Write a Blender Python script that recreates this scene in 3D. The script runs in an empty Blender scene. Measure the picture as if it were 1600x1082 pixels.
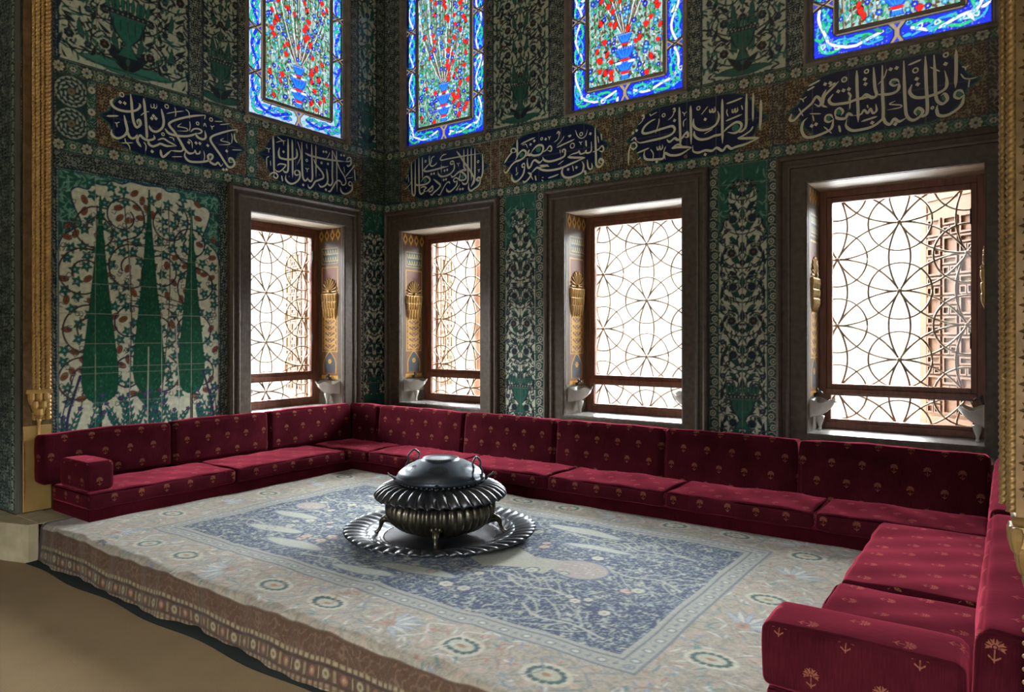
import bpy, math, random
import numpy as np
from math import sin, cos, pi, radians, sqrt, atan2
from mathutils import Vector, Matrix

SC = bpy.context.scene
COL = SC.collection

# ------------------------------------------------------------------ camera
cam_d = bpy.data.cameras.new('camera')
cam_d.sensor_fit = 'HORIZONTAL'
cam_d.sensor_width = 36.0
cam_d.lens = 1095.0 * 36.0 / 1600.0
cam_d.shift_y = -(541.0 - 524.8) / 1600.0
cam_d.clip_start = 0.05
cam_o = bpy.data.objects.new('camera', cam_d)
COL.objects.link(cam_o)
cam_o.location = (6.126, -5.981, 1.35)
cam_o.rotation_euler = (radians(90), 0, radians(35.37))
SC.camera = cam_o

# ------------------------------------------------------------------ daylight
SKY = 1.15          # horizon radiance; an overcast sky is several times brighter overhead
wd = bpy.data.worlds.new('overcast_sky')
SC.world = wd
wd.use_nodes = True
nt = wd.node_tree
bg = nt.nodes['Background']
bg.inputs[0].default_value = (0.97, 0.985, 1.0, 1)
_g = nt.nodes.new('ShaderNodeNewGeometry')
_s = nt.nodes.new('ShaderNodeSeparateXYZ'); nt.links.new(_g.outputs['Incoming'], _s.inputs[0])
def _m(op, a, b):
    n = nt.nodes.new('ShaderNodeMath'); n.operation = op
    for i, x in enumerate((a, b)):
        if isinstance(x, (int, float)): n.inputs[i].default_value = x
        else: nt.links.new(x, n.inputs[i])
    return n.outputs[0]
_up = _m('MAXIMUM', _m('MULTIPLY', _s.outputs[2], -1.0), 0.0)      # sine of the elevation
def _smooth(x, a, b):
    n = nt.nodes.new('ShaderNodeMapRange'); n.interpolation_type = 'SMOOTHSTEP'
    n.inputs['From Min'].default_value = a; n.inputs['From Max'].default_value = b
    nt.links.new(x, n.inputs['Value'])
    return n.outputs['Result']
# hazy horizon, bright cloud layer above it, bright terrace and water far below
_cloud = _m('MULTIPLY', _smooth(_up, 0.175, 0.31), 46.0)
_water = _m('MULTIPLY', _smooth(_s.outputs[2], 0.22, 0.45), 9.0)
nt.links.new(_m('ADD', _m('ADD', _cloud, _water), SKY), bg.inputs[1])

def portal(loc, rot, sx, sy):
    l = bpy.data.lights.new('window_portal', 'AREA')
    l.shape = 'RECTANGLE'; l.size = sx; l.size_y = sy
    l.cycles.is_portal = True
    o = bpy.data.objects.new('window_portal', l)
    o.location = loc; o.rotation_euler = rot
    COL.objects.link(o)
# each portal sits in an opening and points into the room
for xc in (0.88, 3.14, 5.39):
    portal((xc, 0.62, 1.57), (radians(-90), 0, 0), 1.2, 2.1)
portal((-0.62, -1.24, 1.57), (0, radians(-90), 0), 2.1, 1.2)
portal((6.1, -11.2, 1.6), (radians(90), 0, 0), 2.2, 3.2)

SC.view_settings.view_transform = 'Standard'
SC.view_settings.look = 'None'
SC.view_settings.gamma = 1
SC.view_settings.use_curve_mapping = False
SC.view_settings.exposure = 1.15
SC.cycles.max_bounces = 8
SC.cycles.diffuse_bounces = 5
SC.cycles.glossy_bounces = 3
SC.cycles.transparent_max_bounces = 8
SC.cycles.sample_clamp_indirect = 6
SC.cycles.caustics_reflective = False
SC.cycles.caustics_refractive = False

# ------------------------------------------------------------------ helpers
def tag(o, label=None, cat=None, group=None, kind=None):
    if label: o['label'] = label
    if cat: o['category'] = cat
    if group: o['group'] = group
    if kind: o['kind'] = kind
    return o

def empty(name, loc=(0, 0, 0), parent=None, rz=0.0):
    o = bpy.data.objects.new(name, None)
    o.empty_display_size = 0.1
    o.location = loc; o.rotation_euler = (0, 0, rz)
    COL.objects.link(o)
    if parent: o.parent = parent
    return o

def copy_tree(o, parent=None):
    c = o.copy(); COL.objects.link(c)
    if parent: c.parent = parent
    for ch in list(o.children):
        copy_tree(ch, c)
    return c

class MB:
    """collects verts and faces for ONE mesh"""
    def __init__(s): s.v = []; s.f = []; s.m = []; s.n = 0
    def add(s, v, f, m=0):
        v = np.asarray(v, float).reshape(-1, 3)
        s.v.append(v)
        for q in f: s.f.append([i + s.n for i in q])
        s.m += [m] * len(f)
        s.n += len(v)
    def box(s, x0, x1, y0, y1, z0, z1, m=0):
        v = [(x, y, z) for z in (z0, z1) for y in (y0, y1) for x in (x0, x1)]
        s.add(v, [(0, 2, 3, 1), (4, 5, 7, 6), (0, 1, 5, 4), (2, 6, 7, 3), (0, 4, 6, 2), (1, 3, 7, 5)], m)
    def grid(s, P, closed_u=False, closed_v=False, m=0):
        """P: (nv, nu, 3)"""
        nv, nu = P.shape[:2]
        f = []
        for j in range(nv if closed_v else nv - 1):
            for i in range(nu if closed_u else nu - 1):
                a = j * nu + i; b = j * nu + (i + 1) % nu
                c = ((j + 1) % nv) * nu + (i + 1) % nu; d = ((j + 1) % nv) * nu + i
                f.append((a, b, c, d))
        s.add(P.reshape(-1, 3), f, m)
    def tube(s, pts, r, n=6, closed=False, m=0):
        P = [Vector(p) for p in pts]
        k = len(P)
        rs = r if hasattr(r, '__len__') else [r] * k
        rings = []
        prev = None
        for i in range(k):
            if closed: t = P[(i + 1) % k] - P[i - 1]
            else: t = P[min(i + 1, k - 1)] - P[max(i - 1, 0)]
            if t.length < 1e-9: t = Vector((0, 0, 1))
            t.normalize()
            if prev is None:
                a = Vector((0, 0, 1)) if abs(t.z) < 0.9 else Vector((1, 0, 0))
                u = t.cross(a).normalized()
            else:
                u = (prev - t * prev.dot(t))
                if u.length < 1e-6: u = t.orthogonal()
                u.normalize()
            prev = u
            w = t.cross(u)
            rings.append([tuple(P[i] + (u * cos(2 * pi * q / n) + w * sin(2 * pi * q / n)) * rs[i]) for q in range(n)])
        A = np.array(rings)
        base = s.n
        s.grid(A, closed_u=True, closed_v=closed, m=m)
        if not closed:
            s.f.append([base + q for q in range(n)][::-1]); s.m.append(m)
            s.f.append([base + (k - 1) * n + q for q in range(n)]); s.m.append(m)
    def ball(s, c, r, sx=1, sy=1, sz=1, n=10, m=0):
        P = np.array([[(c[0] + r * sx * sin(pi * j / n) * cos(2 * pi * i / (2 * n)), c[1] + r * sy * sin(pi * j / n) * sin(2 * pi * i / (2 * n)), c[2] + r * sz * cos(pi * j / n)) for i in range(2 * n)] for j in range(n + 1)])
        s.grid(P, closed_u=True, m=m)
    def lathe(s, prof, n=48, c=(0, 0, 0), m=0):
        P = np.array([[(c[0] + r * cos(2 * pi * i / n), c[1] + r * sin(2 * pi * i / n), c[2] + z) for i in range(n)] for r, z in prof])
        s.grid(P, closed_u=True, m=m)
    def prism(s, poly, a, b, fn, m=0):
        """poly 2-D; fn(u,v,w)->xyz; extruded from w=a to w=b"""
        n = len(poly)
        v = [fn(p[0], p[1], a) for p in poly] + [fn(p[0], p[1], b) for p in poly]
        f = [tuple(range(n))[::-1], tuple(range(n, 2 * n))] + [(i, (i + 1) % n, n + (i + 1) % n, n + i) for i in range(n)]
        s.add(v, f, m)
    def build(s, name, mats, parent=None, smooth=False, bevel=0.0, loc=None):
        me = bpy.data.meshes.new(name)
        V = np.concatenate(s.v) if s.v else np.zeros((0, 3))
        me.from_pydata(V.tolist(), [], s.f)
        if not isinstance(mats, (list, tuple)): mats = [mats]
        for q in mats: me.materials.append(q)
        if len(mats) > 1: me.polygons.foreach_set('material_index', s.m)
        if smooth: me.polygons.foreach_set('use_smooth', [True] * len(me.polygons))
        me.update()
        o = bpy.data.objects.new(name, me)
        COL.objects.link(o)
        if parent: o.parent = parent
        if loc: o.location = loc
        if bevel:
            b = o.modifiers.new('bevel', 'BEVEL'); b.width = bevel; b.segments = 2; b.limit_method = 'ANGLE'
        return o

def catmull(pts, k=6, closed=False):
    P = np.asarray(pts, float)
    n = len(P)
    if n < 3 and not closed: 
        t = np.linspace(0, 1, k + 1)[:, None]
        return P[0] * (1 - t) + P[-1] * t
    if closed: Q = np.vstack([P[-1], P, P[0], P[1]])
    else: Q = np.vstack([2 * P[0] - P[1], P, 2 * P[-1] - P[-2]])
    out = []
    t = np.linspace(0, 1, k, endpoint=False)[:, None]
    for i in range(1, len(Q) - 2):
        a, b, c, d = Q[i - 1], Q[i], Q[i + 1], Q[i + 2]
        out.append(0.5 * ((2 * b) + (c - a) * t + (2 * a - 5 * b + 4 * c - d) * t ** 2 + (3 * b - a - 3 * c + d) * t ** 3))
    out = np.vstack(out)
    if not closed: out = np.vstack([out, P[-1]])
    return out

# ------------------------------------------------------------------ materials
def mat(name, col=(0.5, 0.5, 0.5), rough=0.5, metal=0.0, spec=0.5, **kw):
    m = bpy.data.materials.new(name)
    m.use_nodes = True
    b = m.node_tree.nodes['Principled BSDF']
    b.inputs['Base Color'].default_value = (*col, 1)
    b.inputs['Roughness'].default_value = rough
    b.inputs['Metallic'].default_value = metal
    b.inputs['Specular IOR Level'].default_value = spec
    for k, v in kw.items(): b.inputs[k.replace('_', ' ')].default_value = v
    return m

class N:
    """tiny expression builder over Math nodes"""
    def __init__(s, t, sock): s.t = t; s.s = sock
    @staticmethod
    def op(t, o, *a):
        n = t.nodes.new('ShaderNodeMath'); n.operation = o
        for i, x in enumerate(a):
            if isinstance(x, N): t.links.new(x.s, n.inputs[i])
            else: n.inputs[i].default_value = x
        return N(t, n.outputs[0])
    def __add__(s, o): return N.op(s.t, 'ADD', s, o)
    def __sub__(s, o): return N.op(s.t, 'SUBTRACT', s, o)
    def __mul__(s, o): return N.op(s.t, 'MULTIPLY', s, o)
    def __truediv__(s, o): return N.op(s.t, 'DIVIDE', s, o)
    def lt(s, o): return N.op(s.t, 'LESS_THAN', s, o)
    def gt(s, o): return N.op(s.t, 'GREATER_THAN', s, o)
    def f(s, o, *a): return N.op(s.t, o, s, *a)

def noise(t, scale, detail=3, vec=None, rough=0.5):
    n = t.nodes.new('ShaderNodeTexNoise')
    n.inputs['Scale'].default_value = scale; n.inputs['Detail'].default_value = detail
    n.inputs['Roughness'].default_value = rough
    if vec is not None: t.links.new(vec, n.inputs['Vector'])
    return n.outputs[0]

def ramp(t, fac, stops):
    r = t.nodes.new('ShaderNodeValToRGB')
    el = r.color_ramp.elements
    while len(el) < len(stops): el.new(0.5)
    for e, (p, c) in zip(el, stops): e.position = p; e.color = (*c, 1)
    t.links.new(fac, r.inputs[0])
    return r.outputs[0]

def mixc(t, fac, a, b, mode='MIX'):
    n = t.nodes.new('ShaderNodeMix'); n.data_type = 'RGBA'; n.blend_type = mode
    for i, x in ((0, fac), (6, a), (7, b)):
        if hasattr(x, 'is_output') or isinstance(x, bpy.types.NodeSocket): t.links.new(x, n.inputs[i])
        elif isinstance(x, N): t.links.new(x.s, n.inputs[i])
        else: n.inputs[i].default_value = x if i == 0 else (*x, 1)
    return n.outputs[2]

def bump(t, h, strength, dist=0.01):
    n = t.nodes.new('ShaderNodeBump')
    n.inputs['Strength'].default_value = strength; n.inputs['Distance'].default_value = dist
    t.links.new(h, n.inputs['Height'])
    t.links.new(n.outputs[0], t.nodes['Principled BSDF'].inputs['Normal'])

def noisy(name, c1, c2, scale, rough=0.5, metal=0, spec=0.5, bstr=0.0, bdist=0.005, bscale=None, detail=4, stretch=None):
    m = mat(name, c1, rough, metal, spec)
    t = m.node_tree
    tc = t.nodes.new('ShaderNodeTexCoord')
    vec = tc.outputs['Object']
    if stretch:
        mp = t.nodes.new('ShaderNodeMapping'); mp.inputs['Scale'].default_value = stretch
        t.links.new(vec, mp.inputs[0]); vec = mp.outputs[0]
    n = noise(t, scale, detail, vec)
    c = ramp(t, n, [(0.3, c1), (0.7, c2)])
    t.links.new(c, t.nodes['Principled BSDF'].inputs['Base Color'])
    if bstr:
        n2 = noise(t, bscale or scale, detail, vec)
        bump(t, n2, bstr, bdist)
    return m

M = {}
M['stone'] = noisy('grey_brown_stone', (0.060, 0.042, 0.030), (0.115, 0.085, 0.062), 22, 0.45, bstr=0.25, bdist=0.004, bscale=60)
M['pale_stone'] = noisy('worn_limestone', (0.30, 0.25, 0.15), (0.42, 0.36, 0.24), 7, 0.7, bstr=0.3, bdist=0.01)
M['plaster'] = noisy('painted_plaster', (0.45, 0.36, 0.26), (0.60, 0.50, 0.38), 5, 0.7)
M['jamb'] = noisy('beige_jamb_stone', (0.17, 0.135, 0.10), (0.27, 0.215, 0.16), 9, 0.55)
M['soffit'] = noisy('veined_marble', (0.55, 0.38, 0.24), (0.75, 0.66, 0.55), 6, 0.45, stretch=(0.6, 2.5, 1))
M['wood'] = noisy('red_brown_wood', (0.14, 0.045, 0.025), (0.24, 0.085, 0.045), 6, 0.42, stretch=(6, 6, 0.7), bstr=0.15, bdist=0.002)
M['frame_plaster'] = noisy('brown_gypsum', (0.16, 0.125, 0.085), (0.27, 0.22, 0.16), 12, 0.65, bstr=0.2, bdist=0.003)
M['dark_line'] = mat('dark_groove', (0.03, 0.02, 0.012), 0.6)
M['brass'] = noisy('aged_brass', (0.10, 0.064, 0.03), (0.16, 0.105, 0.05), 20, 0.5, metal=0.3)
M['gold'] = noisy('gilded_wood', (0.46, 0.27, 0.085), (0.64, 0.40, 0.14), 14, 0.4, metal=0.4, bstr=0.2, bdist=0.002, bscale=90)
M['gold_dark'] = noisy('old_gilding', (0.13, 0.075, 0.03), (0.24, 0.145, 0.06), 18, 0.45, metal=0.45, bstr=0.35, bdist=0.004, bscale=45)
M['marble'] = noisy('white_marble', (0.55, 0.52, 0.48), (0.72, 0.70, 0.66), 6, 0.3, bstr=0.05)
M['bronze'] = noisy('dark_bronze', (0.052, 0.056, 0.064), (0.10, 0.104, 0.115), 9, 0.42, metal=0.92, bstr=0.05, bdist=0.002, bscale=30)
M['masonry'] = noisy('wall_masonry', (0.10, 0.10, 0.085), (0.15, 0.145, 0.12), 3, 0.8)
M['hall'] = noisy('hall_wall_tiles', (0.12, 0.16, 0.14), (0.34, 0.36, 0.30), 9, 0.5)
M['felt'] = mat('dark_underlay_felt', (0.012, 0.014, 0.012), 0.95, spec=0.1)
M['peach'] = noisy('peach_render', (0.13, 0.062, 0.032), (0.17, 0.088, 0.048), 5, 0.7)

def floor_mat():
    m = mat('woven_floor_matting', (0.2, 0.15, 0.09), 0.95, spec=0.1)
    t = m.node_tree
    tc = t.nodes.new('ShaderNodeTexCoord')
    v = tc.outputs['Object']
    mp = t.nodes.new('ShaderNodeMapping'); mp.inputs['Rotation'].default_value = (0, 0, 0.6)
    t.links.new(v, mp.inputs[0]); v = mp.outputs[0]
    sx = t.nodes.new('ShaderNodeSeparateXYZ'); t.links.new(v, sx.inputs[0])
    X = N(t, sx.outputs[0]); Y = N(t, sx.outputs[1])
    a = (X * 560).f('SINE'); b = (Y * 560).f('SINE')
    w = (a * b) * 0.5 + 0.5
    n = noise(t, 3, 4, v)
    c = mixc(t, w, (0.17, 0.12, 0.065), (0.36, 0.265, 0.155))
    c2 = mixc(t, 0.5, c, ramp(t, n, [(0.3, (0.7, 0.7, 0.7)), (0.7, (1, 1, 1))]), 'MULTIPLY')
    t.links.new(c2, t.nodes['Principled BSDF'].inputs['Base Color'])
    bump(t, w.s, 0.5, 0.004)
    return m
M['floor'] = floor_mat()

def attr_mat(name, rough, spec=0.5, var=0.25, nscale=30, bstr=0.12, bdist=0.002, metal=0.0, sheen=0.0, bscale=12):
    """base colour comes from the painted pattern stored on the mesh"""
    m = mat(name, (1, 1, 1), rough, metal, spec)
    t = m.node_tree
    a = t.nodes.new('ShaderNodeAttribute'); a.attribute_name = 'pattern'
    tc = t.nodes.new('ShaderNodeTexCoord')
    n = noise(t, nscale, 3, tc.outputs['Object'])
    g = ramp(t, n, [(0.3, (1 - var,) * 3), (0.7, (1, 1, 1))])
    c = mixc(t, 1.0, a.outputs['Color'], g, 'MULTIPLY')
    b = t.nodes['Principled BSDF']
    t.links.new(c, b.inputs['Base Color'])
    if bstr: bump(t, noise(t, bscale, 2, tc.outputs['Object']), bstr, bdist)
    if sheen: b.inputs['Sheen Weight'].default_value = sheen
    return m
M['tile'] = attr_mat('glazed_tile', 0.27, 0.45, 0.28, 26, 0.25, 0.004)
M['rug'] = attr_mat('wool_rug', 0.9, 0.1, 0.25, 60, 0.6, 0.004, sheen=0.12, bscale=220)
M['painted'] = attr_mat('painted_gilt_panel', 0.45, 0.4, 0.2, 40, 0.2, 0.002)

def glass_mat():
    m = bpy.data.materials.new('stained_glass'); m.use_nodes = True
    t = m.node_tree
    for n in list(t.nodes): t.nodes.remove(n)
    out = t.nodes.new('ShaderNodeOutputMaterial')
    a = t.nodes.new('ShaderNodeAttribute'); a.attribute_name = 'pattern'
    sc = t.nodes.new('ShaderNodeVectorMath'); sc.operation = 'SCALE'; sc.inputs[3].default_value = 0.0125
    t.links.new(a.outputs['Color'], sc.inputs[0])
    tr = t.nodes.new('ShaderNodeBsdfTransparent'); t.links.new(sc.outputs[0], tr.inputs[0])
    df = t.nodes.new('ShaderNodeBsdfDiffuse'); t.links.new(a.outputs['Color'], df.inputs[0])
    gl = t.nodes.new('ShaderNodeBsdfGlossy'); gl.inputs['Roughness'].default_value = 0.2; gl.inputs[0].default_value = (0.04, 0.04, 0.04, 1)
    ad = t.nodes.new('ShaderNodeAddShader'); t.links.new(tr.outputs[0], ad.inputs[0]); t.links.new(gl.outputs[0], ad.inputs[1])
    mx = t.nodes.new('ShaderNodeMixShader')
    t.links.new(a.outputs['Alpha'], mx.inputs[0]); t.links.new(ad.outputs[0], mx.inputs[1]); t.links.new(df.outputs[0], mx.inputs[2])
    # thin gypsum lets a little daylight through
    tl = t.nodes.new('ShaderNodeBsdfTranslucent'); s2 = t.nodes.new('ShaderNodeVectorMath'); s2.operation = 'SCALE'; s2.inputs[3].default_value = 0.03
    t.links.new(a.outputs['Color'], s2.inputs[0]); t.links.new(s2.outputs[0], tl.inputs[0])
    a2 = t.nodes.new('ShaderNodeAddShader'); t.links.new(df.outputs[0], a2.inputs[0]); t.links.new(tl.outputs[0], a2.inputs[1])
    t.links.new(a2.outputs[0], mx.inputs[2])
    t.links.new(mx.outputs[0], out.inputs[0])
    return m
M['stained'] = glass_mat()

def clear_glass():
    m = bpy.data.materials.new('clear_window_glass'); m.use_nodes = True
    t = m.node_tree
    for n in list(t.nodes): t.nodes.remove(n)
    out = t.nodes.new('ShaderNodeOutputMaterial')
    tr = t.nodes.new('ShaderNodeBsdfTransparent'); tr.inputs[0].default_value = (0.93, 0.95, 0.95, 1)
    gl = t.nodes.new('ShaderNodeBsdfGlossy'); gl.inputs['Roughness'].default_value = 0.03
    fr = t.nodes.new('ShaderNodeFresnel'); fr.inputs[0].default_value = 1.45
    mx = t.nodes.new('ShaderNodeMixShader')
    t.links.new(fr.outputs[0], mx.inputs[0]); t.links.new(tr.outputs[0], mx.inputs[1]); t.links.new(gl.outputs[0], mx.inputs[2])
    t.links.new(mx.outputs[0], out.inputs[0])
    return m
M['glass'] = clear_glass()

def velvet(name, base, motif=(0.42, 0.17, 0.095), with_motif=True):
    m = mat(name, base, 0.85, spec=0.0)
    t = m.node_tree
    b = t.nodes['Principled BSDF']
    b.inputs['Sheen Weight'].default_value = 0.5
    b.inputs['Sheen Roughness'].default_value = 0.35
    b.inputs['Sheen Tint'].default_value = (1.0, 0.125, 0.215, 1)
    uv = t.nodes.new('ShaderNodeUVMap'); uv.uv_map = 'UVMap'
    tc = t.nodes.new('ShaderNodeTexCoord')
    n = noise(t, 4, 5, tc.outputs['Object'], 0.6)
    mp = t.nodes.new('ShaderNodeMapping'); mp.inputs['Scale'].default_value = (260, 14, 1)
    t.links.new(uv.outputs[0], mp.inputs[0])
    st = noise(t, 1.0, 2, mp.outputs[0])
    dark = tuple(x * 0.62 for x in base)
    c = mixc(t, ramp(t, n, [(0.35, (0, 0, 0)), (0.65, (1, 1, 1))]), dark, base)
    c = mixc(t, 0.5, c, ramp(t, st, [(0.35, (0.55, 0.55, 0.55)), (0.65, (1.15, 1.15, 1.15))]), 'MULTIPLY')
    if with_motif:
        sp = t.nodes.new('ShaderNodeSeparateXYZ'); t.links.new(uv.outputs[0], sp.inputs[0])
        U = N(t, sp.outputs[0]); V = N(t, sp.outputs[1])
        ch, cw = 0.135, 0.195
        row = (V / ch).f('FLOOR')
        q = V - row * ch - ch * 0.5
        odd = (row * 0.5).f('FRACT') * 2.0            # 0 or 1
        u2 = U + odd * (cw * 0.5)
        p = u2 - (u2 / cw).f('FLOOR') * cw - cw * 0.5
        q1 = q - 0.008
        r = ((p * p) + (q1 * q1)).f('SQRT')
        ang = N.op(t, 'ARCTAN2', p, q1)
        aa = ang.f('ABSOLUTE')
        lobes = (ang * 9.0).f('COSINE') * 0.0030 + 0.0235
        head = r.lt(lobes) * r.gt(0.0065) * aa.lt(2.1)
        cut = (ang * 4.5).f('SINE').f('ABSOLUTE').gt(0.42)
        head = head * ((cut + r.lt(0.010)).f('MINIMUM', 1.0))
        core = r.lt(0.004)
        stem = p.f('ABSOLUTE').lt(0.0016) * q1.lt(-0.006) * q1.gt(-0.040)
        # two leaves: arcs on either side of the stem
        lv = (q1 + 0.034) - p.f('ABSOLUTE') * 0.75
        leaf = lv.f('ABSOLUTE').lt(0.0026) * p.f('ABSOLUTE').lt(0.014)
        mk = ((head + core + stem + leaf).f('MINIMUM', 1.0))
        nb = N(t, noise(t, 90, 2, uv.outputs[0])).gt(0.40)
        wear = N(t, noise(t, 3.0, 3, tc.outputs['Object'])).f('MULTIPLY_ADD', 0.6, 0.35)
        mk = mk * (nb * 0.45 + 0.4) * wear * 0.7
        c = mixc(t, mk, c, motif)
    t.links.new(c, b.inputs['Base Color'])
    bump(t, st, 0.25, 0.002)
    return m
M['velvet'] = velvet('crimson_velvet', (0.062, 0.0085, 0.0135))
M['velvet_plain'] = velvet('plain_red_velvet', (0.050, 0.0055, 0.0085), with_motif=False)

# ------------------------------------------------------------------ pattern painter
class Canvas:
    """paints a flat ornament into an array; emit() turns areas of it into meshes"""
    def __init__(s, x0, x1, y0, y1, res, base):
        s.x0, s.y0, s.r = x0, y0, res
        s.nx = int(round((x1 - x0) / res)) + 1; s.ny = int(round((y1 - y0) / res)) + 1
        s.a = np.zeros((s.ny, s.nx, 4), np.float32)
        s.a[..., :3] = base; s.a[..., 3] = 0
        s.X = (x0 + np.arange(s.nx) * res).astype(np.float32)
        s.Y = (y0 + np.arange(s.ny) * res).astype(np.float32)
        s.clip = None
        s.al = None
    def win(s, xa, xb, ya, yb):
        if s.clip:
            c = s.clip; xa = max(xa, c[0]); xb = min(xb, c[1]); ya = max(ya, c[2]); yb = min(yb, c[3])
        i0 = max(0, int((xa - s.x0) / s.r)); i1 = min(s.nx, int((xb - s.x0) / s.r) + 2)
        j0 = max(0, int((ya - s.y0) / s.r)); j1 = min(s.ny, int((yb - s.y0) / s.r) + 2)
        if i1 <= i0 or j1 <= j0: return None
        return j0, j1, i0, i1, s.X[i0:i1][None, :], s.Y[j0:j1][:, None]
    def put(s, w, al, col):
        j0, j1, i0, i1 = w[:4]
        a = s.a[j0:j1, i0:i1]
        al = al[..., None]
        a[..., :3] = a[..., :3] * (1 - al) + np.asarray(col, np.float32)[:3] * al
        k = 0.0 if len(col) < 4 else col[3]
        a[..., 3:] = a[..., 3:] * (1 - al) + k * al
    def sd(s, w, d, col): s.put(w, np.clip(0.5 - d / s.r, 0, 1), col)
    def rect(s, xa, xb, ya, yb, col):
        w = s.win(xa - s.r, xb + s.r, ya - s.r, yb + s.r)
        if w is None: return
        X, Y = w[4], w[5]
        s.sd(w, np.maximum(np.maximum(xa - X, X - xb), np.maximum(ya - Y, Y - yb)), col)
    def frame(s, xa, xb, ya, yb, t, col):
        s.rect(xa, xb, ya, ya + t, col); s.rect(xa, xb, yb - t, yb, col); s.rect(xa, xa + t, ya, yb, col); s.rect(xb - t, xb, ya, yb, col)
    def disk(s, x, y, r, col):
        w = s.win(x - r - s.r, x + r + s.r, y - r - s.r, y + r + s.r)
        if w is None: return
        s.sd(w, np.hypot(w[4] - x, w[5] - y) - r, col)
    def ring(s, x, y, r, t, col):
        w = s.win(x - r - t, x + r + t, y - r - t, y + r + t)
        if w is None: return
        s.sd(w, np.abs(np.hypot(w[4] - x, w[5] - y) - r) - t / 2, col)
    def ell(s, x, y, a, b, ang, col):
        m = max(a, b) + s.r
        w = s.win(x - m, x + m, y - m, y + m)
        if w is None: return
        c, q = cos(ang), sin(ang); dx = w[4] - x; dy = w[5] - y
        u = (dx * c + dy * q) / a; v = (-dx * q + dy * c) / b
        s.sd(w, (np.hypot(u, v) - 1) * min(a, b), col)
    def poly(s, pts, col):
        P = np.asarray(pts, np.float32)
        w = s.win(P[:, 0].min() - s.r, P[:, 0].max() + s.r, P[:, 1].min() - s.r, P[:, 1].max() + s.r)
        if w is None: return
        X, Y = np.broadcast_arrays(w[4], w[5])
        ins = np.zeros(X.shape, bool); d = np.full(X.shape, 9.0, np.float32)
        n = len(P)
        for i in range(n):
            ax, ay = P[i]; bx, by = P[(i + 1) % n]
            c = (ay > Y) != (by > Y)
            if by != ay: ins ^= c & (X < (bx - ax) * (Y - ay) / (by - ay) + ax)
            ex, ey = bx - ax, by - ay; L = ex * ex + ey * ey + 1e-12
            t = np.clip(((X - ax) * ex + (Y - ay) * ey) / L, 0, 1)
            d = np.minimum(d, np.hypot(X - ax - t * ex, Y - ay - t * ey))
        s.sd(w, np.where(ins, -d, d), col)
    def stroke(s, pts, wd, col, smooth=5, taper=0.0, closed=False):
        P = catmull(pts, smooth, closed) if smooth else np.asarray(pts, float)
        if closed: P = np.vstack([P, P[0]])
        n = len(P)
        h = wd / 2
        w = s.win(P[:, 0].min() - h - s.r, P[:, 0].max() + h + s.r, P[:, 1].min() - h - s.r, P[:, 1].max() + h + s.r)
        if w is None: return
        X, Y = w[4], w[5]
        d = None
        for i in range(n - 1):
            ax, ay = P[i]; ex, ey = P[i + 1] - P[i]; L = ex * ex + ey * ey + 1e-12
            t = np.clip(((X - ax) * ex + (Y - ay) * ey) / L, 0, 1)
            k = h * (1 - taper * (i + 0.5) / n) if taper else h
            q = np.hypot(X - ax - t * ex, Y - ay - t * ey) - k
            d = q if d is None else np.minimum(d, q)
        s.sd(w, d, col)
    def swirl(s, xa, xb, ya, yb, ground, ink, k=60.0, thr=0.45, seed=0, ink2=None, warp=1.9):
        w = s.win(xa, xb, ya, yb)
        if w is None: return
        X, Y = np.broadcast_arrays(w[4], w[5])
        u = k * X + seed * 1.7; v = k * Y + seed * 2.9
        f = np.sin(u + warp * np.sin(0.71 * v + seed)) + np.sin(v + warp * np.sin(0.83 * u + 2 * seed)) + 0.5 * np.sin(1.7 * u + 1.3 * v)
        a = np.clip((thr - np.abs(f)) / 0.35 + 0.5, 0, 1)
        inside = ((X >= xa) & (X <= xb) & (Y >= ya) & (Y <= yb)).astype(np.float32)
        if ground is not None: s.put(w, inside, ground)
        s.put(w, a * inside, ink)
        if ink2 is not None:
            g = np.clip((f - 1.35) / 0.3, 0, 1)
            s.put(w, g * inside, ink2)
    def leaf(s, x, y, ang, L, W, col, bend=0.3, edge=None, ew=0.006):
        t = np.linspace(0, 1, 8)
        cx = t * L; cy = bend * L * t * t
        hw = W / 2 * np.sin(pi * t ** 0.8)
        c, q = cos(ang), sin(ang)
        up = np.stack([cx, cy + hw], 1); dn = np.stack([cx, cy - hw], 1)[::-1]
        P = np.vstack([up, dn[1:-1]])
        R = np.stack([x + P[:, 0] * c - P[:, 1] * q, y + P[:, 0] * q + P[:, 1] * c], 1)
        if edge is not None:
            s.stroke(R, ew * 2, edge, smooth=0, closed=True)
        s.poly(R, col)
    def flower(s, x, y, r, col, core, n=7, edge=None, a0=0.0):
        if edge is not None: s.disk(x, y, r * 1.18, edge)
        for i in range(n):
            a = a0 + 2 * pi * i / n
            s.disk(x + 0.62 * r * cos(a), y + 0.62 * r * sin(a), 0.40 * r, col)
        s.disk(x, y, 0.6 * r, col)
        s.disk(x, y, 0.28 * r, core)
    def emit(s, name, rect, fn, material, parent=None, holes=(), off=0.0):
        """mesh of the cells of the canvas inside rect (xa,xb,ya,yb) minus holes; fn(x,y)->xyz arrays"""
        xa, xb, ya, yb = rect
        i0 = max(0, int(round((xa - s.x0) / s.r))); i1 = min(s.nx - 1, int(round((xb - s.x0) / s.r)))
        j0 = max(0, int(round((ya - s.y0) / s.r))); j1 = min(s.ny - 1, int(round((yb - s.y0) / s.r)))
        xs = s.X[i0:i1 + 1].astype(np.float64).copy(); ys = s.Y[j0:j1 + 1].astype(np.float64).copy()
        if len(xs) < 2 or len(ys) < 2: return None
        xs[0], xs[-1] = xa, xb; ys[0], ys[-1] = ya, yb
        nx, ny = len(xs), len(ys)
        XX, YY = np.meshgrid(xs, ys)
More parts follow.
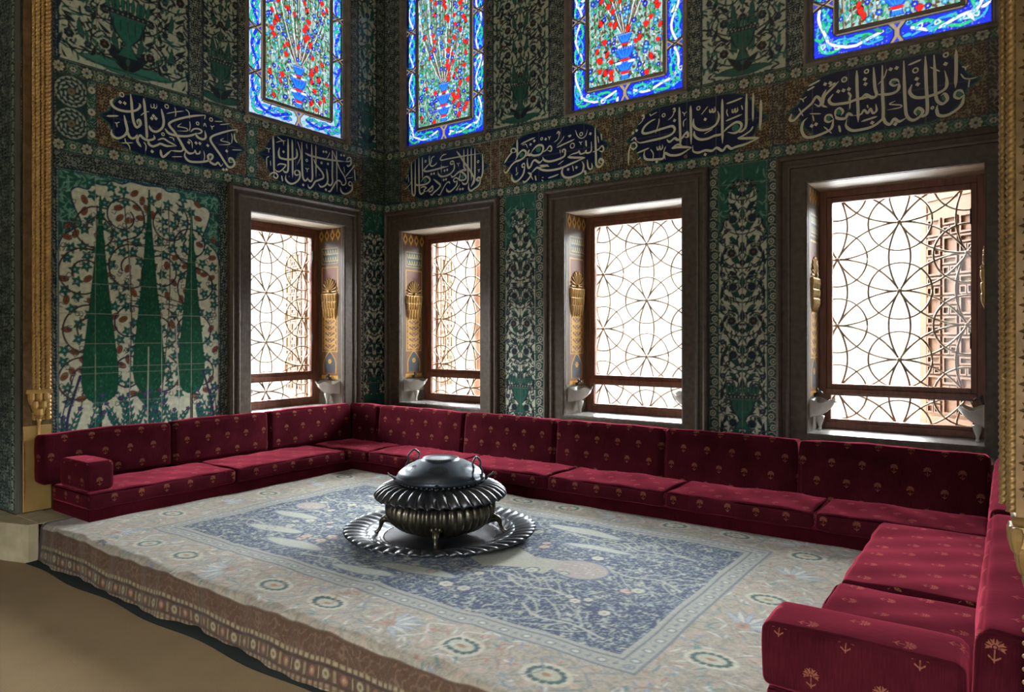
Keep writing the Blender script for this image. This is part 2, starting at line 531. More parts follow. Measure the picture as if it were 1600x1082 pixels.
        V = np.stack(fn(XX, YY), -1).reshape(-1, 3)
        C = s.a[j0:j1 + 1, i0:i1 + 1].reshape(-1, 4)
        idx = np.arange(nx * ny).reshape(ny, nx)
        q = np.stack([idx[:-1, :-1], idx[:-1, 1:], idx[1:, 1:], idx[1:, :-1]], -1)
        keep = np.ones((ny - 1, nx - 1), bool)
        cx = 0.5 * (xs[1:] + xs[:-1])[None, :]; cy = 0.5 * (ys[1:] + ys[:-1])[:, None]
        for h in holes:
            keep &= ~((cx > h[0]) & (cx < h[1]) & (cy > h[2]) & (cy < h[3]))
        F = q[keep]
        used = np.zeros(nx * ny, bool); used[F.ravel()] = True
        rem = np.cumsum(used) - 1
        V = V[used]; C = C[used]; F = rem[F]
        me = bpy.data.meshes.new(name)
        me.vertices.add(len(V)); me.vertices.foreach_set('co', V.ravel().astype(np.float32))
        me.loops.add(F.size); me.loops.foreach_set('vertex_index', F.ravel().astype(np.int32))
        me.polygons.add(len(F)); me.polygons.foreach_set('loop_start', np.arange(0, F.size, 4, dtype=np.int32))
        try: me.polygons.foreach_set('loop_total', np.full(len(F), 4, np.int32))
        except Exception: pass
        ca = me.attributes.new('pattern', 'FLOAT_COLOR', 'POINT')
        ca.data.foreach_set('color', C.ravel().astype(np.float32))
        me.materials.append(material)
        me.update(calc_edges=True)
        me.validate()
        o = bpy.data.objects.new(name, me)
        COL.objects.link(o)
        if parent: o.parent = parent
        return o
CALLIGRAPHY = {
 'L1': ([[22,-3125,3337,-3145,3306,-3125,3272,-3079,3256,-3008,3261,-2943,3286,-2911,3317,-2904,3344,-2915,3357],[22,-2985,3416,-2977,3353,-2968,3240,-2956,3178,-2935,3145,-2911,3160,-2899,3188,-2911,3214,-2929,3197,-2919,3170],[22,-2874,3410,-2863,3326,-2853,3203,-2845,3105,-2845,3063],[9,-2811,3377,-2807,3349,-2786,3354,-2783,3385,-2776,3349,-2759,3363,-2759,3391],[22,-2718,3360,-2705,3308,-2696,3250,-2709,3196,-2752,3152,-2794,3146,-2820,3169,-2824,3189],[9,-2670,3330,-2595,3364,-2510,3395],[9,-2302,3410,-2304,3393,-2311,3369],[22,-2302,3410,-2376,3388,-2469,3353,-2586,3295,-2644,3251,-2639,3222,-2595,3180,-2541,3106,-2505,3053,-2473,3025,-2446,3022,-2413,3038,-2404,3066],[17,-2404,3066,-2390,3034,-2362,3040,-2352,3069],[22,-2685,3193,-2648,3159,-2568,3156,-2487,3171,-2422,3199,-2390,3225],[17,-2446,3220,-2413,3255,-2366,3266,-2336,3253,-2357,3228,-2399,3218],[22,-2399,3218,-2376,3188,-2328,3179,-2298,3206,-2307,3267],[9,-2532,3278,-2568,3241,-2532,3243,-2482,3242,-2482,3220,-2577,3198],[9,-2455,3315,-2450,3268,-2459,3221],[9,-2595,3405,-2586,3364,-2590,3320],[9,-2496,3414,-2464,3396,-2455,3337],[22,-3038,3222,-3024,3161,-3012,3098,-3032,3053,-3079,3017,-3118,3017,-3141,3043,-3137,3080],[22,-3012,3098,-2996,3053,-2968,3041,-2939,3059,-2927,3085],[22,-2927,3052,-2903,3081,-2878,3064,-2845,3055,-2807,3065,-2779,3086,-2786,3114],[22,-2919,3067,-2927,3027,-2894,2981],[22,-2832,3062,-2828,3025,-2794,3011,-2752,3032,-2725,3048,-2666,3042,-2577,3062],[17,-2752,3076,-2700,3100,-2648,3082,-2577,3063],[17,-2568,3161,-2541,3098,-2517,3055,-2532,3026,-2586,3014,-2635,3008],[22,-2725,2997,-2718,2952,-2700,2938,-2670,2966,-2626,3014],[9,-2622,2955,-2523,2977],[9,-3063,2980,-2960,3004],[17,-3179,3178,-3083,3204],[9,-2027,3146,-1918,3167],[9,-2153,3358,-2048,3393],[9,-2208,3377,-2123,3395],[9,-3032,3028,-3024,2997,-2996,2971,-2988,2932],[22,-1968,3355,-2042,3330,-2153,3276,-2237,3225,-2247,3182,-2203,3128,-2153,3075,-2103,3012,-2063,2974,-2022,2982,-1999,3019,-2020,3057,-2055,3059,-2053,3022,-2012,3031],[9,-1968,3355,-1976,3322],[22,-2496,3029,-2501,2984,-2459,2949,-2376,2957,-2290,2983,-2237,3017,-2230,3048,-2259,3054,-2276,3027,-2251,2982,-2203,2969,-2173,2993,-2143,2966,-2121,2995],[17,-2003,3309,-1996,3257,-1970,3226],[9,-2032,3304,-2024,3260,-2032,3203],[9,-3114,3142,-3101,3134,-3094,3104],[9,-3101,3134,-3087,3147,-3073,3153],[9,-2251,3325,-2237,3315,-2232,3292],[9,-2237,3315,-2211,3333],[9,-2319,3300,-2309,3333,-2290,3302],[9,-2113,3239,-2145,3209,-2065,3209,-2055,3193,-2168,3163],[9,-2469,3149,-2436,3130,-2429,3070],[9,-2899,3254,-2861,3293,-2824,3307],[9,-2874,3031,-2853,3003,-2857,2952],[9,-2648,3125,-2613,3125,-2604,3101],[9,-2319,2977,-2309,3024,-2319,3076]],[(-3071,3323),(-3033,3325),(-2788,3280),(-2803,3253),(-2767,3262),(-2464,3119),(-2394,3130),(-2357,3134),(-2278,3132),(-2083,3122),(-2800,2964),(-2118,2937),(-2085,2944)],[(-2670,3394,16),(-3057,3390,17),(-2378,3314,13),(-2244,3384,15),(-2703,3138,12)],[(-2919,3187,15),(-2037,3042,14),(-2253,3034,11)]),
 'L2': ([[22,-1563,3391,-1557,3264,-1553,3126,-1550,2994],[17,-1611,2972,-1579,3006,-1535,3017,-1506,2992,-1522,2963,-1553,2976,-1553,3001],[17,-1514,3095,-1485,3118,-1440,3124,-1408,3121,-1440,3078,-1485,3041,-1522,3038,-1551,3064],[22,-1381,3401,-1380,3302,-1380,3196,-1380,3090,-1394,3052,-1423,3048,-1450,3069],[22,-1330,3402,-1326,3278,-1324,3136,-1324,3005],[22,-1485,3286,-1496,3235,-1485,3188,-1440,3180,-1373,3187,-1305,3208,-1270,3240,-1269,3291,-1279,3324],[17,-1270,3097,-1296,3078,-1294,3049,-1270,3043,-1236,3060],[22,-1270,3097,-1236,3082,-1234,3025,-1270,2975,-1330,2941,-1381,2947,-1411,2978,-1406,3021],[22,-1208,3405,-1205,3232,-1202,3110,-1192,3032,-1170,3004,-1143,3016,-1130,3044],[22,-1078,3412,-1074,3259,-1069,3121,-1069,3048,-1085,3012,-1112,3014,-1130,3037],[17,-1023,3413,-1022,3270,-1020,3068],[22,-1049,3257,-1022,3204,-976,3168,-929,3125,-922,3078,-976,3046,-1031,3018,-1058,2976,-1094,2937,-1121,2943,-1125,2972],[22,-1167,3298,-1103,3286,-1003,3285,-864,3291,-720,3306,-622,3318],[17,-592,3328,-577,3366,-542,3381,-524,3357,-562,3330,-622,3318],[22,-524,3357,-527,3310,-562,3278,-592,3285],[9,-831,3377,-850,3335,-883,3291],[22,-797,3407,-795,3279,-797,3128,-793,3061,-816,3017,-854,3020,-873,3054],[22,-878,3187,-864,3115,-862,3048,-901,2996,-957,2975,-990,3003],[17,-797,3407,-740,3313,-691,3224,-632,3159,-600,3095,-622,3054,-666,3054,-652,3086],[17,-466,3311,-542,3222,-622,3130],[17,-737,3416,-733,3216,-730,2958],[22,-859,2944,-826,2948,-788,3001,-740,3070,-691,3087,-659,3055],[17,-506,3069,-542,3059,-562,3075,-547,3101,-514,3103],[22,-514,3103,-509,3022,-572,2967,-632,2953,-671,2975,-679,3020],[9,-1161,3140,-1139,3128,-1139,3097],[9,-1139,3128,-1112,3148],[9,-1647,3247,-1619,3242,-1615,3203],[9,-1619,3242,-1591,3255],[9,-1148,3400,-1139,3344],[17,-1461,3004,-1448,2943],[9,-632,3258,-620,3193],[9,-1595,3131,-1591,3076],[9,-1611,3169,-1639,3143,-1635,3054],[17,-476,3258,-462,3120],[9,-587,3132,-496,3164],[9,-1526,3330,-1473,3356,-1406,3374],[9,-1514,3392,-1477,3376,-1440,3360,-1436,3318],[9,-1262,3400,-1236,3334,-1222,3250,-1270,3147]],[(-1438,3253),(-1190,2953),(-671,3380),(-629,3383),(-920,3365),(-883,3370),(-859,3244),(-887,2954)],[(-1143,3225,12),(-946,3237,10)],[(-1366,3011,-10),(-594,3023,-9),(-1613,3324,-8),(-976,3102,-9)]),
 'B1': ([[22,442,3372,447,3203,455,3028,476,2982,500,3001,504,3196,504,3398],[22,561,3403,564,3188,570,3028,594,2985,636,2998,649,3025],[17,584,3054,631,3063,677,3046,640,3023,677,3000],[22,504,3133,518,3100,575,3088,659,3087,719,3106,731,3139,686,3172,640,3163,594,3122],[17,614,3406,617,3284,620,3153],[22,677,3001,732,3029,769,3053,773,3010,728,2995,705,3022],[22,787,3131,841,3090,888,3050,859,3013,796,2979,760,2954,737,2967],[17,1033,3045,1019,3068,984,3062,949,3029,913,2980,877,2940,846,2954],[17,723,3407,723,3352,737,3299,773,3280,823,3297,840,3315],[17,803,3391,760,3374,751,3334,737,3302],[22,723,3318,677,3283,640,3254,677,3233,787,3234,913,3242,1012,3246],[17,980,3385,931,3383,888,3348,913,3328,975,3329,1089,3329,1261,3327,1453,3321],[17,1089,3269,1059,3260,1037,3276,1050,3295,1081,3290,1094,3268],[22,1094,3268,1094,3212,1059,3170,1002,3147,913,3143,864,3172,855,3211],[9,904,3278,904,3184],[9,904,3251,949,3252],[22,1128,3396,1176,3339,1235,3258,1303,3176,1353,3104,1372,3056,1328,2979],[22,1231,3401,1232,3298,1235,3205,1261,3169,1210,3174,1141,3152,1094,3124,1059,3121,1044,3152],[22,1286,3402,1288,3224,1292,3066,1269,3021,1227,3020,1201,3045],[17,1335,3398,1337,3217,1337,3040],[22,1387,3386,1387,3210,1385,3080,1374,3023,1333,2975],[22,1490,3315,1496,3195,1492,3105,1469,3056,1436,3065,1410,3047,1436,3029,1463,3044],[22,1465,3043,1445,2984,1378,2949,1328,2933,1299,2966,1303,3025],[9,1424,3153,1441,3141,1441,3117],[9,1441,3141,1460,3155],[9,1128,3263,1150,3250,1154,3220],[9,1150,3250,1176,3263],[22,1176,3154,1206,3153,1257,3107,1254,3071,1201,3063,1163,3079,1176,3114,1184,3153],[17,1163,3076,1120,3102,1085,3086,1102,3058,1137,3069],[22,1137,3069,1128,3021,1081,2983,1028,2959,989,2976,980,3005],[9,1115,2959,1176,3021],[9,1133,2957,1154,2984],[9,332,3063,385,3091,428,3122,435,3149],[9,361,3186,373,3213,404,3233],[9,395,3217,404,3139]],[(940,3101),(975,3104),(755,3193),(796,3193),(1180,2968),(1217,2967),(953,3204),(993,3207)],[(666,3350,11),(1432,3236,12)],[(659,3129,27),(1212,3103,23),(1432,3049,8),(1065,3277,8)]),
 'B2': ([[17,1892,3262,1868,3281,1882,3307,1919,3301,1930,3271,1892,3262],[22,1882,3271,1827,3223,1780,3168],[22,1947,3393,1948,3272,1947,3205],[22,1926,3182,1965,3240,2019,3271,2057,3245,2039,3199,1983,3174,1924,3164,1873,3133,1817,3073,1787,3073,1778,3116],[22,2051,3205,2109,3215,2154,3195,2233,3196,2269,3238,2259,3280,2206,3292,2154,3263,2118,3224],[22,2100,3264,2082,3222,2118,3196],[17,2269,3213,2311,3232,2345,3263,2369,3243,2361,3210,2319,3223],[17,1992,3337,2082,3360,2171,3378],[9,2010,3323,2055,3327,2082,3282],[17,2430,3370,2449,3390,2464,3370,2447,3362],[9,2462,3370,2447,3319,2396,3289],[9,2518,3336,2489,3298,2430,3253],[17,2430,3234,2539,3261,2638,3284],[17,2823,3230,2821,3139,2771,3129,2763,3155,2755,3135,2703,3129,2687,3160,2671,3148,2605,3140,2556,3119],[22,2556,3119,2646,3101,2755,3086],[22,2755,3086,2597,3049,2472,3020,2345,3017,2259,3034,2198,3065,2154,3042,2122,3018],[17,2224,3084,2328,3069,2198,3065],[17,2839,3126,2902,3144,2939,3170,2958,3139,2941,3116,2906,3132],[22,2865,3359,2869,3236,2874,3090,2878,2999,2908,2972,2941,2990,2952,3026,2921,3049,2906,3023,2933,2998],[17,2502,3174,2498,3196,2518,3203,2533,3183,2514,3168],[22,2533,3183,2518,3135,2447,3114,2345,3107,2280,3131,2263,3166],[22,2267,3140,2224,3113,2171,3146,2140,3132,2118,3091,2091,3077,2075,3127,2078,3179],[17,2042,3098,2015,3095,2010,3121,2033,3131,2046,3105],[22,2045,3105,2024,3023,1969,2970,1915,2958,1882,2992,1880,3042],[9,1937,3109,1939,3049],[9,1924,3025,1958,3046,1928,3017],[22,2082,3030,2120,3001,2075,2953,2037,2937,2018,2955],[9,2109,3011,2145,2947],[17,2171,2988,2184,2933],[9,2254,2955,2274,2958],[9,2250,2934,2272,2916],[17,2328,2942,2396,2951,2456,2965],[9,2250,3080,2345,3056],[22,2506,3023,2491,2975,2518,2929,2581,2914,2663,2927,2723,2950,2739,3011,2719,3056],[17,2779,3062,2787,2991,2809,2965,2833,2977,2827,3027],[9,2646,3371,2671,3311,2711,3281,2759,3296,2783,3355],[9,2560,3329,2593,3331,2585,3318,2564,3321],[9,2687,3252,2703,3238,2709,3214],[9,2703,3238,2726,3247],[9,2328,3360,2343,3347,2343,3323],[9,2343,3347,2362,3358],[9,2929,3292,2937,3224],[9,2894,3274,2906,3203],[9,2468,3208,2472,3171],[17,2763,3253,2769,3189],[9,2614,3029,2626,2971],[9,2447,3060,2514,3093]],[(2162,3344),(2116,3315),(2300,3339),(2564,2997),(2658,3003),(2755,2949),(2762,2930),(2814,3309)],[(2252,3351,12),(2711,3322,16),(2612,3224,24)],[(2001,3223,25),(2211,3251,31)]),
 'B3': ([[22,3487,3330,3440,3317,3383,3282,3359,3233,3397,3214,3496,3223,3599,3236,3654,3236,3674,3202,3644,3166,3562,3147,3430,3140,3335,3138,3296,3164],[17,3296,3164,3281,3193,3242,3170],[17,3247,3145,3286,3146,3301,3109,3267,3088,3237,3115],[17,3247,3145,3222,3068,3218,2943],[9,3440,3369,3506,3393],[9,3430,3389,3445,3364],[22,3599,3124,3626,3100,3672,3125,3699,3107,3735,3110,3766,3143,3790,3159,3797,3117,3757,3122],[22,3717,3396,3721,3267,3726,3129,3728,3051],[22,3644,3038,3708,3039,3833,3019],[17,3644,3038,3699,3064,3744,3049],[22,3833,3019,3726,2972,3635,2977,3580,3005,3562,2960,3496,2960,3402,2974,3376,3013,3383,3061],[22,3822,3389,3824,3249,3827,3044],[22,3850,3269,3849,3210,3885,3170,3938,3153,4006,3158,4057,3191,4076,3246,4066,3297],[17,3993,3327,3999,3300,4015,3303,4019,3324,4025,3295,4042,3302,4040,3342],[22,3855,3158,3859,3115,3903,3078,3972,3071,4040,3087,4091,3089,4120,3113],[22,4116,3106,4158,3140,4224,3171,4268,3150,4260,3106,4215,3081,4149,3099],[22,4106,3393,4106,3199,4108,3008],[22,4313,3398,4311,3244,4309,3130,4281,3090,4244,3080],[17,4369,3390,4367,3274,4366,3153],[22,4432,3322,4431,3205,4424,3070],[17,4369,3112,4341,3076,4268,3040,4236,3033],[22,4236,3033,4305,3021,4420,3008],[22,4420,3008,4313,2974,4224,2961,4182,2953,4145,2981,4108,2946,4057,2979,4015,2960,3955,2972,3894,2962,3846,2982,3842,3033],[17,4191,3291,4195,3263,4211,3266,4215,3288,4221,3259,4237,3269,4236,3298],[17,4141,3345,4215,3356,4281,3371],[17,4137,3197,4207,3214,4277,3230],[17,3306,3046,3430,3076],[17,3501,3078,3510,3048,3526,3052,3529,3075,3538,3044,3557,3056,3557,3087],[17,3349,3382,3371,3386,3373,3359,3352,3354],[9,3373,3368,3354,3332,3315,3303],[17,3654,3387,3672,3392,3674,3366,3656,3365],[9,3674,3370,3649,3323,3608,3297],[9,3744,3348,3764,3326,3762,3307],[9,3764,3326,3789,3345],[9,3784,3281,3757,3260,3757,3209],[9,3920,3291,3946,3319,3981,3355],[9,4149,3298,4145,3266,4158,3231],[9,4271,3308,4281,3266],[9,3524,3328,3520,3285,3487,3194],[9,3440,3061,3468,3013,3459,2944],[9,3589,3064,3571,3015,3585,2943],[9,3320,2982,3339,3005],[9,3946,3118,4023,3147]],[(3955,3244),(3301,3257),(3265,3240),(3672,3284),(3501,2938),(3955,2936)],[(3894,3353,15),(3569,3350,14)],[(4219,3125,32),(3775,2945,-17)]),
 'B4': ([[22,4678,3160,4663,3116,4697,3104,4757,3161,4830,3215,4868,3263,4902,3216,4887,3183,4849,3209],[22,4911,3178,4926,3252,4977,3303,5033,3352],[17,4940,3305,4911,3250,4911,3189,4949,3161],[22,4991,3259,4960,3215,4987,3179,5052,3172,5107,3171,5152,3182,5224,3186,5277,3188],[17,5098,3253,5116,3219,5102,3182],[22,5160,3409,5163,3260,5169,3100,5170,3005],[22,5277,3408,5286,3254,5297,3193,5268,3175,5224,3208,5188,3190],[22,5337,3410,5338,3224,5343,3028,5325,2988,5268,2954,5197,2944,5125,2949,5084,2991,5090,3044],[17,5450,3245,5416,3237,5390,3260,5403,3283,5437,3276,5452,3244],[22,5452,3244,5441,3198,5390,3180,5295,3194],[17,4806,3358,4897,3390],[17,5509,3371,5596,3394],[22,5480,3411,5484,3242,5492,3049,5505,2985,5542,2954,5584,2973,5604,3009,5575,3038,5551,3014,5567,2983],[22,5343,3028,5356,2973,5390,2950,5416,2986,5450,2961,5501,2981],[22,5620,3412,5625,3213,5633,3013,5612,2975,5575,2975],[22,5534,3222,5519,3168,5551,3124,5616,3111,5697,3123,5747,3150,5755,3205,5741,3282],[22,5675,3409,5681,3248,5685,3125,5697,3067,5729,3040,5759,3069,5741,3112,5717,3100],[17,5859,3081,5832,3059,5802,3079,5812,3114,5843,3114,5861,3081],[22,5861,3081,5847,3015,5808,2976,5753,2952,5705,2961,5692,3002,5697,3039],[22,5812,3414,5812,3266,5808,3138],[9,5847,3286,5867,3273,5870,3252],[9,5867,3273,5890,3286],[9,5839,3237,5863,3198,5901,3187,5943,3192],[9,5893,3184,5886,3126],[17,5293,3121,5297,3071,5273,3056,5255,3094,5237,3062,5211,3092,5188,3062,5134,3062],[22,5134,3062,5098,3083,5079,3051,5024,3061,5005,3090],[17,5005,3080,5010,3124,5038,3139,5063,3108,5047,3077],[17,4991,3057,4959,3043,4932,3063,4940,3097,4973,3096,4993,3062],[22,4993,3062,4977,2989,4911,2959,4835,2944,4781,2957,4755,3017,4767,3077,4801,3107],[9,5424,3120,5386,3103,5460,3082,5454,3064,5371,3062],[17,5193,3006,5304,3026],[9,4815,3135,4902,3119],[9,4839,3120,4849,3067],[17,5033,3004,5043,2947],[9,4921,3014,4982,2948],[9,4737,3274,4762,3259,4771,3236],[9,4762,3259,4794,3278],[9,5369,3373,5347,3310,5304,3265],[9,5233,3127,5240,3101],[17,4796,3324,4854,3348],[9,4732,3197,4767,3123],[9,5649,3326,5713,3279],[9,5116,3239,5111,3111],[17,4959,3322,5010,3346]],[(5393,3366),(5433,3367),(5218,3328),(5221,3289),(4932,3349),(4970,3350),(5028,3272),(5066,3272),(5105,3274),(5565,3256),(5571,3215),(5747,3327),(4832,3034),(4864,3042),(5424,2946),(5268,2983)],[(5229,3386,14),(5072,3356,18),(5557,3322,17),(5749,3392,15),(5665,3023,8)],[(5412,3272,21),(5828,3088,21),(5741,3082,19),(5569,3011,23),(5035,3108,22),(4952,3072,20),(5072,3356,11)]),
}

# ------------------------------------------------------------------ palette (glaze colours)
WH = (0.68, 0.71, 0.57); WD = (0.36, 0.40, 0.31); TQ = (0.030, 0.13, 0.095); TL = (0.09, 0.28, 0.22)
GR = (0.018, 0.085, 0.06); NV = (0.008, 0.014, 0.085); BK = (0.012, 0.022, 0.028); RD = (0.27, 0.085, 0.035)
CR = (0.58, 0.58, 0.42); BL = (0.03, 0.055, 0.20); OL = (0.09, 0.15, 0.07)

def dense(c, xa, xb, za, zb, seed=0, k=150, ground=(0.02, 0.045, 0.045), ink=(0.42, 0.46, 0.36), red=False):
    c.swirl(xa, xb, za, zb, ground, ink, k, 0.42, seed, ink2=(RD if red else None))
    c.frame(xa, xb, za, zb, 0.008, (0.02, 0.04, 0.06))

def ringed(c, xa, xb, za, zb, step=0.088):
    w = xb - xa; xm = (xa + xb) / 2
    c.swirl(xa, xb, za, zb, (0.018, 0.05, 0.06), (0.16, 0.22, 0.18), 120, 0.3, 3)
    n = max(1, int((zb - za) / step))
    for i in range(n):
        z = za + (i + 0.5) * (zb - za) / n
        x = xm + (0.10 * w if i % 2 else -0.10 * w)
        c.disk(x, z, 0.27 * w, (0.03, 0.05, 0.07)); c.ring(x, z, 0.24 * w, 0.009, CR); c.disk(x, z, 0.09 * w, CR)
        c.stroke([(x - 0.3 * w, z + step * 0.5), (xm, z + step * 0.62), (x + 0.4 * w, z + step * 0.4)], 0.007, CR, 3)
    for x in (xa, xb): c.rect(x - 0.004, x + 0.004, za, zb, (0.20, 0.24, 0.18))
    c.rect(xa + 0.008, xa + 0.014, za, zb, TQ); c.rect(xb - 0.014, xb - 0.008, za, zb, TQ)

def rosettes(c, xa, xb, za, zb, green=TQ, step=0.105, ph=0.0):
    zm = (za + zb) / 2; h = zb - za
    c.swirl(xa, xb, za, zb, green, (0.30, 0.36, 0.27), 105, 0.36, 5)
    c.rect(xa, xb, za, za + 0.008, (0.02, 0.04, 0.07)); c.rect(xa, xb, zb - 0.008, zb, (0.02, 0.04, 0.07))
    i = 0; x = xa + 0.05 + ph
    while x < xb:
        if i % 2 == 0:
            R = 0.38 * h
            c.disk(x, zm, R * 1.25, (0.02, 0.03, 0.035))
            for q in range(8): c.disk(x + .80 * R * cos(q * pi / 4), zm + .80 * R * sin(q * pi / 4), .27 * R, CR)
            c.ring(x, zm, R * 0.42, 0.007, CR); c.disk(x, zm, R * 0.2, RD if i % 4 else BL)
        else:
            c.poly([(x - 0.38 * h, zm), (x, zm + 0.30 * h), (x + 0.38 * h, zm), (x, zm - 0.30 * h)], (0.035, 0.05, 0.07))
            for a in range(6): c.disk(x + 0.17 * h * cos(a * pi / 3), zm + 0.14 * h * sin(a * pi / 3), 0.008, CR)
            c.stroke([(x - 0.42 * h, zm), (x, zm + 0.36 * h), (x + 0.42 * h, zm), (x, zm - 0.36 * h)], 0.007, (0.16, 0.30, 0.2), 3, closed=True)
        x += step; i += 1

def joints(c, xa, xb, za, zb, px=0.25, pz=0.25, col=(0.30, 0.32, 0.27), ox=0.0, oz=0.0, rnd=None):
    x = xa + ox
    while x < xb:
        c.rect(x - 0.0012, x + 0.0012, za, zb, col); x += px
    z = za + oz
    while z < zb:
        c.rect(xa, xb, z - 0.0012, z + 0.0012, col); z += pz

def arabesque(c, xm, w, z0, z1, seed=0, ground=WH, step=0.29, tone=1.0):
    """mirror-symmetric scroll of dark blossoms and green saz leaves about x = xm"""
    rnd = random.Random(seed)
    c.rect(xm - w / 2, xm + w / 2, z0, z1, ground)
    c.clip = (xm - w / 2, xm + w / 2, z0, z1)
    D = (0.02, 0.035, 0.045); G = (0.018, 0.085, 0.06); B2 = (0.03, 0.04, 0.085)
    h = w / 2
    thicket(c, xm, xm - w / 2, xm + w / 2, z0, z1, .052, .055, .017, [D, D, G], seed)
    n = int((z1 - z0) / step) + 2
    for i in range(n):
        z = z0 + i * step + 0.02
        alt = i % 2
        for m in (1, -1):
            X = lambda t: xm + m * t * h
            c.stroke([(X(0.0), z), (X(0.45), z + 0.02), (X(0.80), z + 0.09), (X(0.72), z + 0.19), (X(0.40), z + 0.20), (X(0.36), z + 0.13)], 0.010, D, 4)
            c.stroke([(X(0.72), z + 0.19), (X(0.95), z + 0.24), (X(0.9), z + 0.31)], 0.009, D, 4)
            c.stroke([(X(0.0), z + 0.14), (X(0.22), z + 0.10), (X(0.30), z + 0.04), (X(0.14), z - 0.02)], 0.010, D, 4)
            c.leaf(X(0.12), z + 0.045, atan2(0.10, m * h * 0.6), 0.16, 0.050, G, 0.35 * m, edge=D, ew=0.005)
            c.leaf(X(0.95), z + 0.03, atan2(0.14, -m * h * 0.35), 0.12, 0.034, D, -0.4 * m)
            c.leaf(X(0.55), z + 0.27, atan2(-0.05, -m * 0.1), 0.11, 0.034, G if alt else D, 0.4 * m, edge=D, ew=0.004)
            c.leaf(X(0.82), z + 0.12, atan2(0.10, -m * 0.03), 0.09, 0.030, D, 0.3 * m)
            c.leaf(X(0.15), z + 0.20, atan2(0.06, m * 0.08), 0.09, 0.028, D, -0.4 * m)
            c.flower(X(0.40 if not alt else 0.46), z + 0.135, 0.036, D, RD if alt else B2, 7, edge=(0.30, 0.33, 0.27))
            c.flower(X(0.84), z + 0.245, 0.026, B2, (0.2, 0.22, 0.2), 6)
            c.flower(X(0.70), z + 0.035, 0.021, D, RD, 5)
            for q in range(3):
                c.ell(X(rnd.uniform(.15, .95)), z + rnd.uniform(0, .28), 0.017, 0.008, rnd.uniform(0, 3), D)
        for q in range(7):
            tt, dz, an, bb = rnd.uniform(.1, .95), rnd.uniform(0, step), rnd.uniform(-1.4, 1.4), rnd.choice((-.7, .7))
            for m in (1, -1):
                c.leaf(xm + m * tt * h, z + dz, pi / 2 - m * an, .055, .019, D if q % 3 else G, bb * m)
        c.stroke([(xm, z - 0.02), (xm, z + step)], 0.008, D, 0)
        c.flower(xm, z + 0.05, 0.027, D, RD if alt else (0.25, 0.27, 0.25), 6)
        c.leaf(xm, z + 0.13, pi / 2, 0.10, 0.040, D if alt else G, 0, edge=D, ew=0.004)
    c.clip = None

def thicket(c, xm, xa, xb, z0, z1, sp, L, W, cols, seed):
    rnd = random.Random(seed)
    hw = max(xb - xm, xm - xa)
    for i in range(int(hw / sp) + 1):
        for j in range(int((z1 - z0) / sp) + 1):
            dx = (i + .5) * sp + rnd.uniform(-.3, .3) * sp; z = z0 + (j + .5) * sp + rnd.uniform(-.3, .3) * sp
            a = 1.7 * sin(dx * 11 + 1) + 1.9 * cos(z * 9) + rnd.uniform(-.5, .5); b = rnd.choice((-.7, .7)); col = rnd.choice(cols); l = L * rnd.uniform(.8, 1.3)
            for m in (1, -1):
                c.leaf(xm + m * dx, z, pi / 2 - m * a, l, W, col, b * m)

def vase(c, x, z, s, col=TQ, ink=None):
    D = (0.02, 0.035, 0.05); ink = ink or (0.30, 0.36, 0.30)
    c.poly([(x - .17 * s, z + .30 * s), (x + .17 * s, z + .30 * s), (x + .11 * s, z + .12 * s), (x + .03 * s, z + .04 * s), (x + .10 * s, z - .08 * s), (x - .10 * s, z - .08 * s), (x - .03 * s, z + .04 * s), (x - .11 * s, z + .12 * s)], D)
    c.poly([(x - .15 * s, z + .28 * s), (x + .15 * s, z + .28 * s), (x + .095 * s, z + .13 * s), (x + .02 * s, z + .04 * s), (x + .08 * s, z - .065 * s), (x - .08 * s, z - .065 * s), (x - .02 * s, z + .04 * s), (x - .095 * s, z + .13 * s)], col)
    for q in range(5): c.rect(x - .12 * s + q * .06 * s - .004, x - .12 * s + q * .06 * s + .004, z + .14 * s, z + .24 * s, D)
    c.rect(x - .19 * s, x + .19 * s, z + .27 * s, z + .31 * s, D)
    for q in range(9): c.disk(x - .17 * s + q * .0425 * s, z + .29 * s, 0.007, ink)
    for q in range(9): c.leaf(x - .16 * s + q * .04 * s, z + .31 * s, pi / 2 + (4 - q) * .04, .14 * s, .03 * s, col, 0, edge=D, ew=.004)

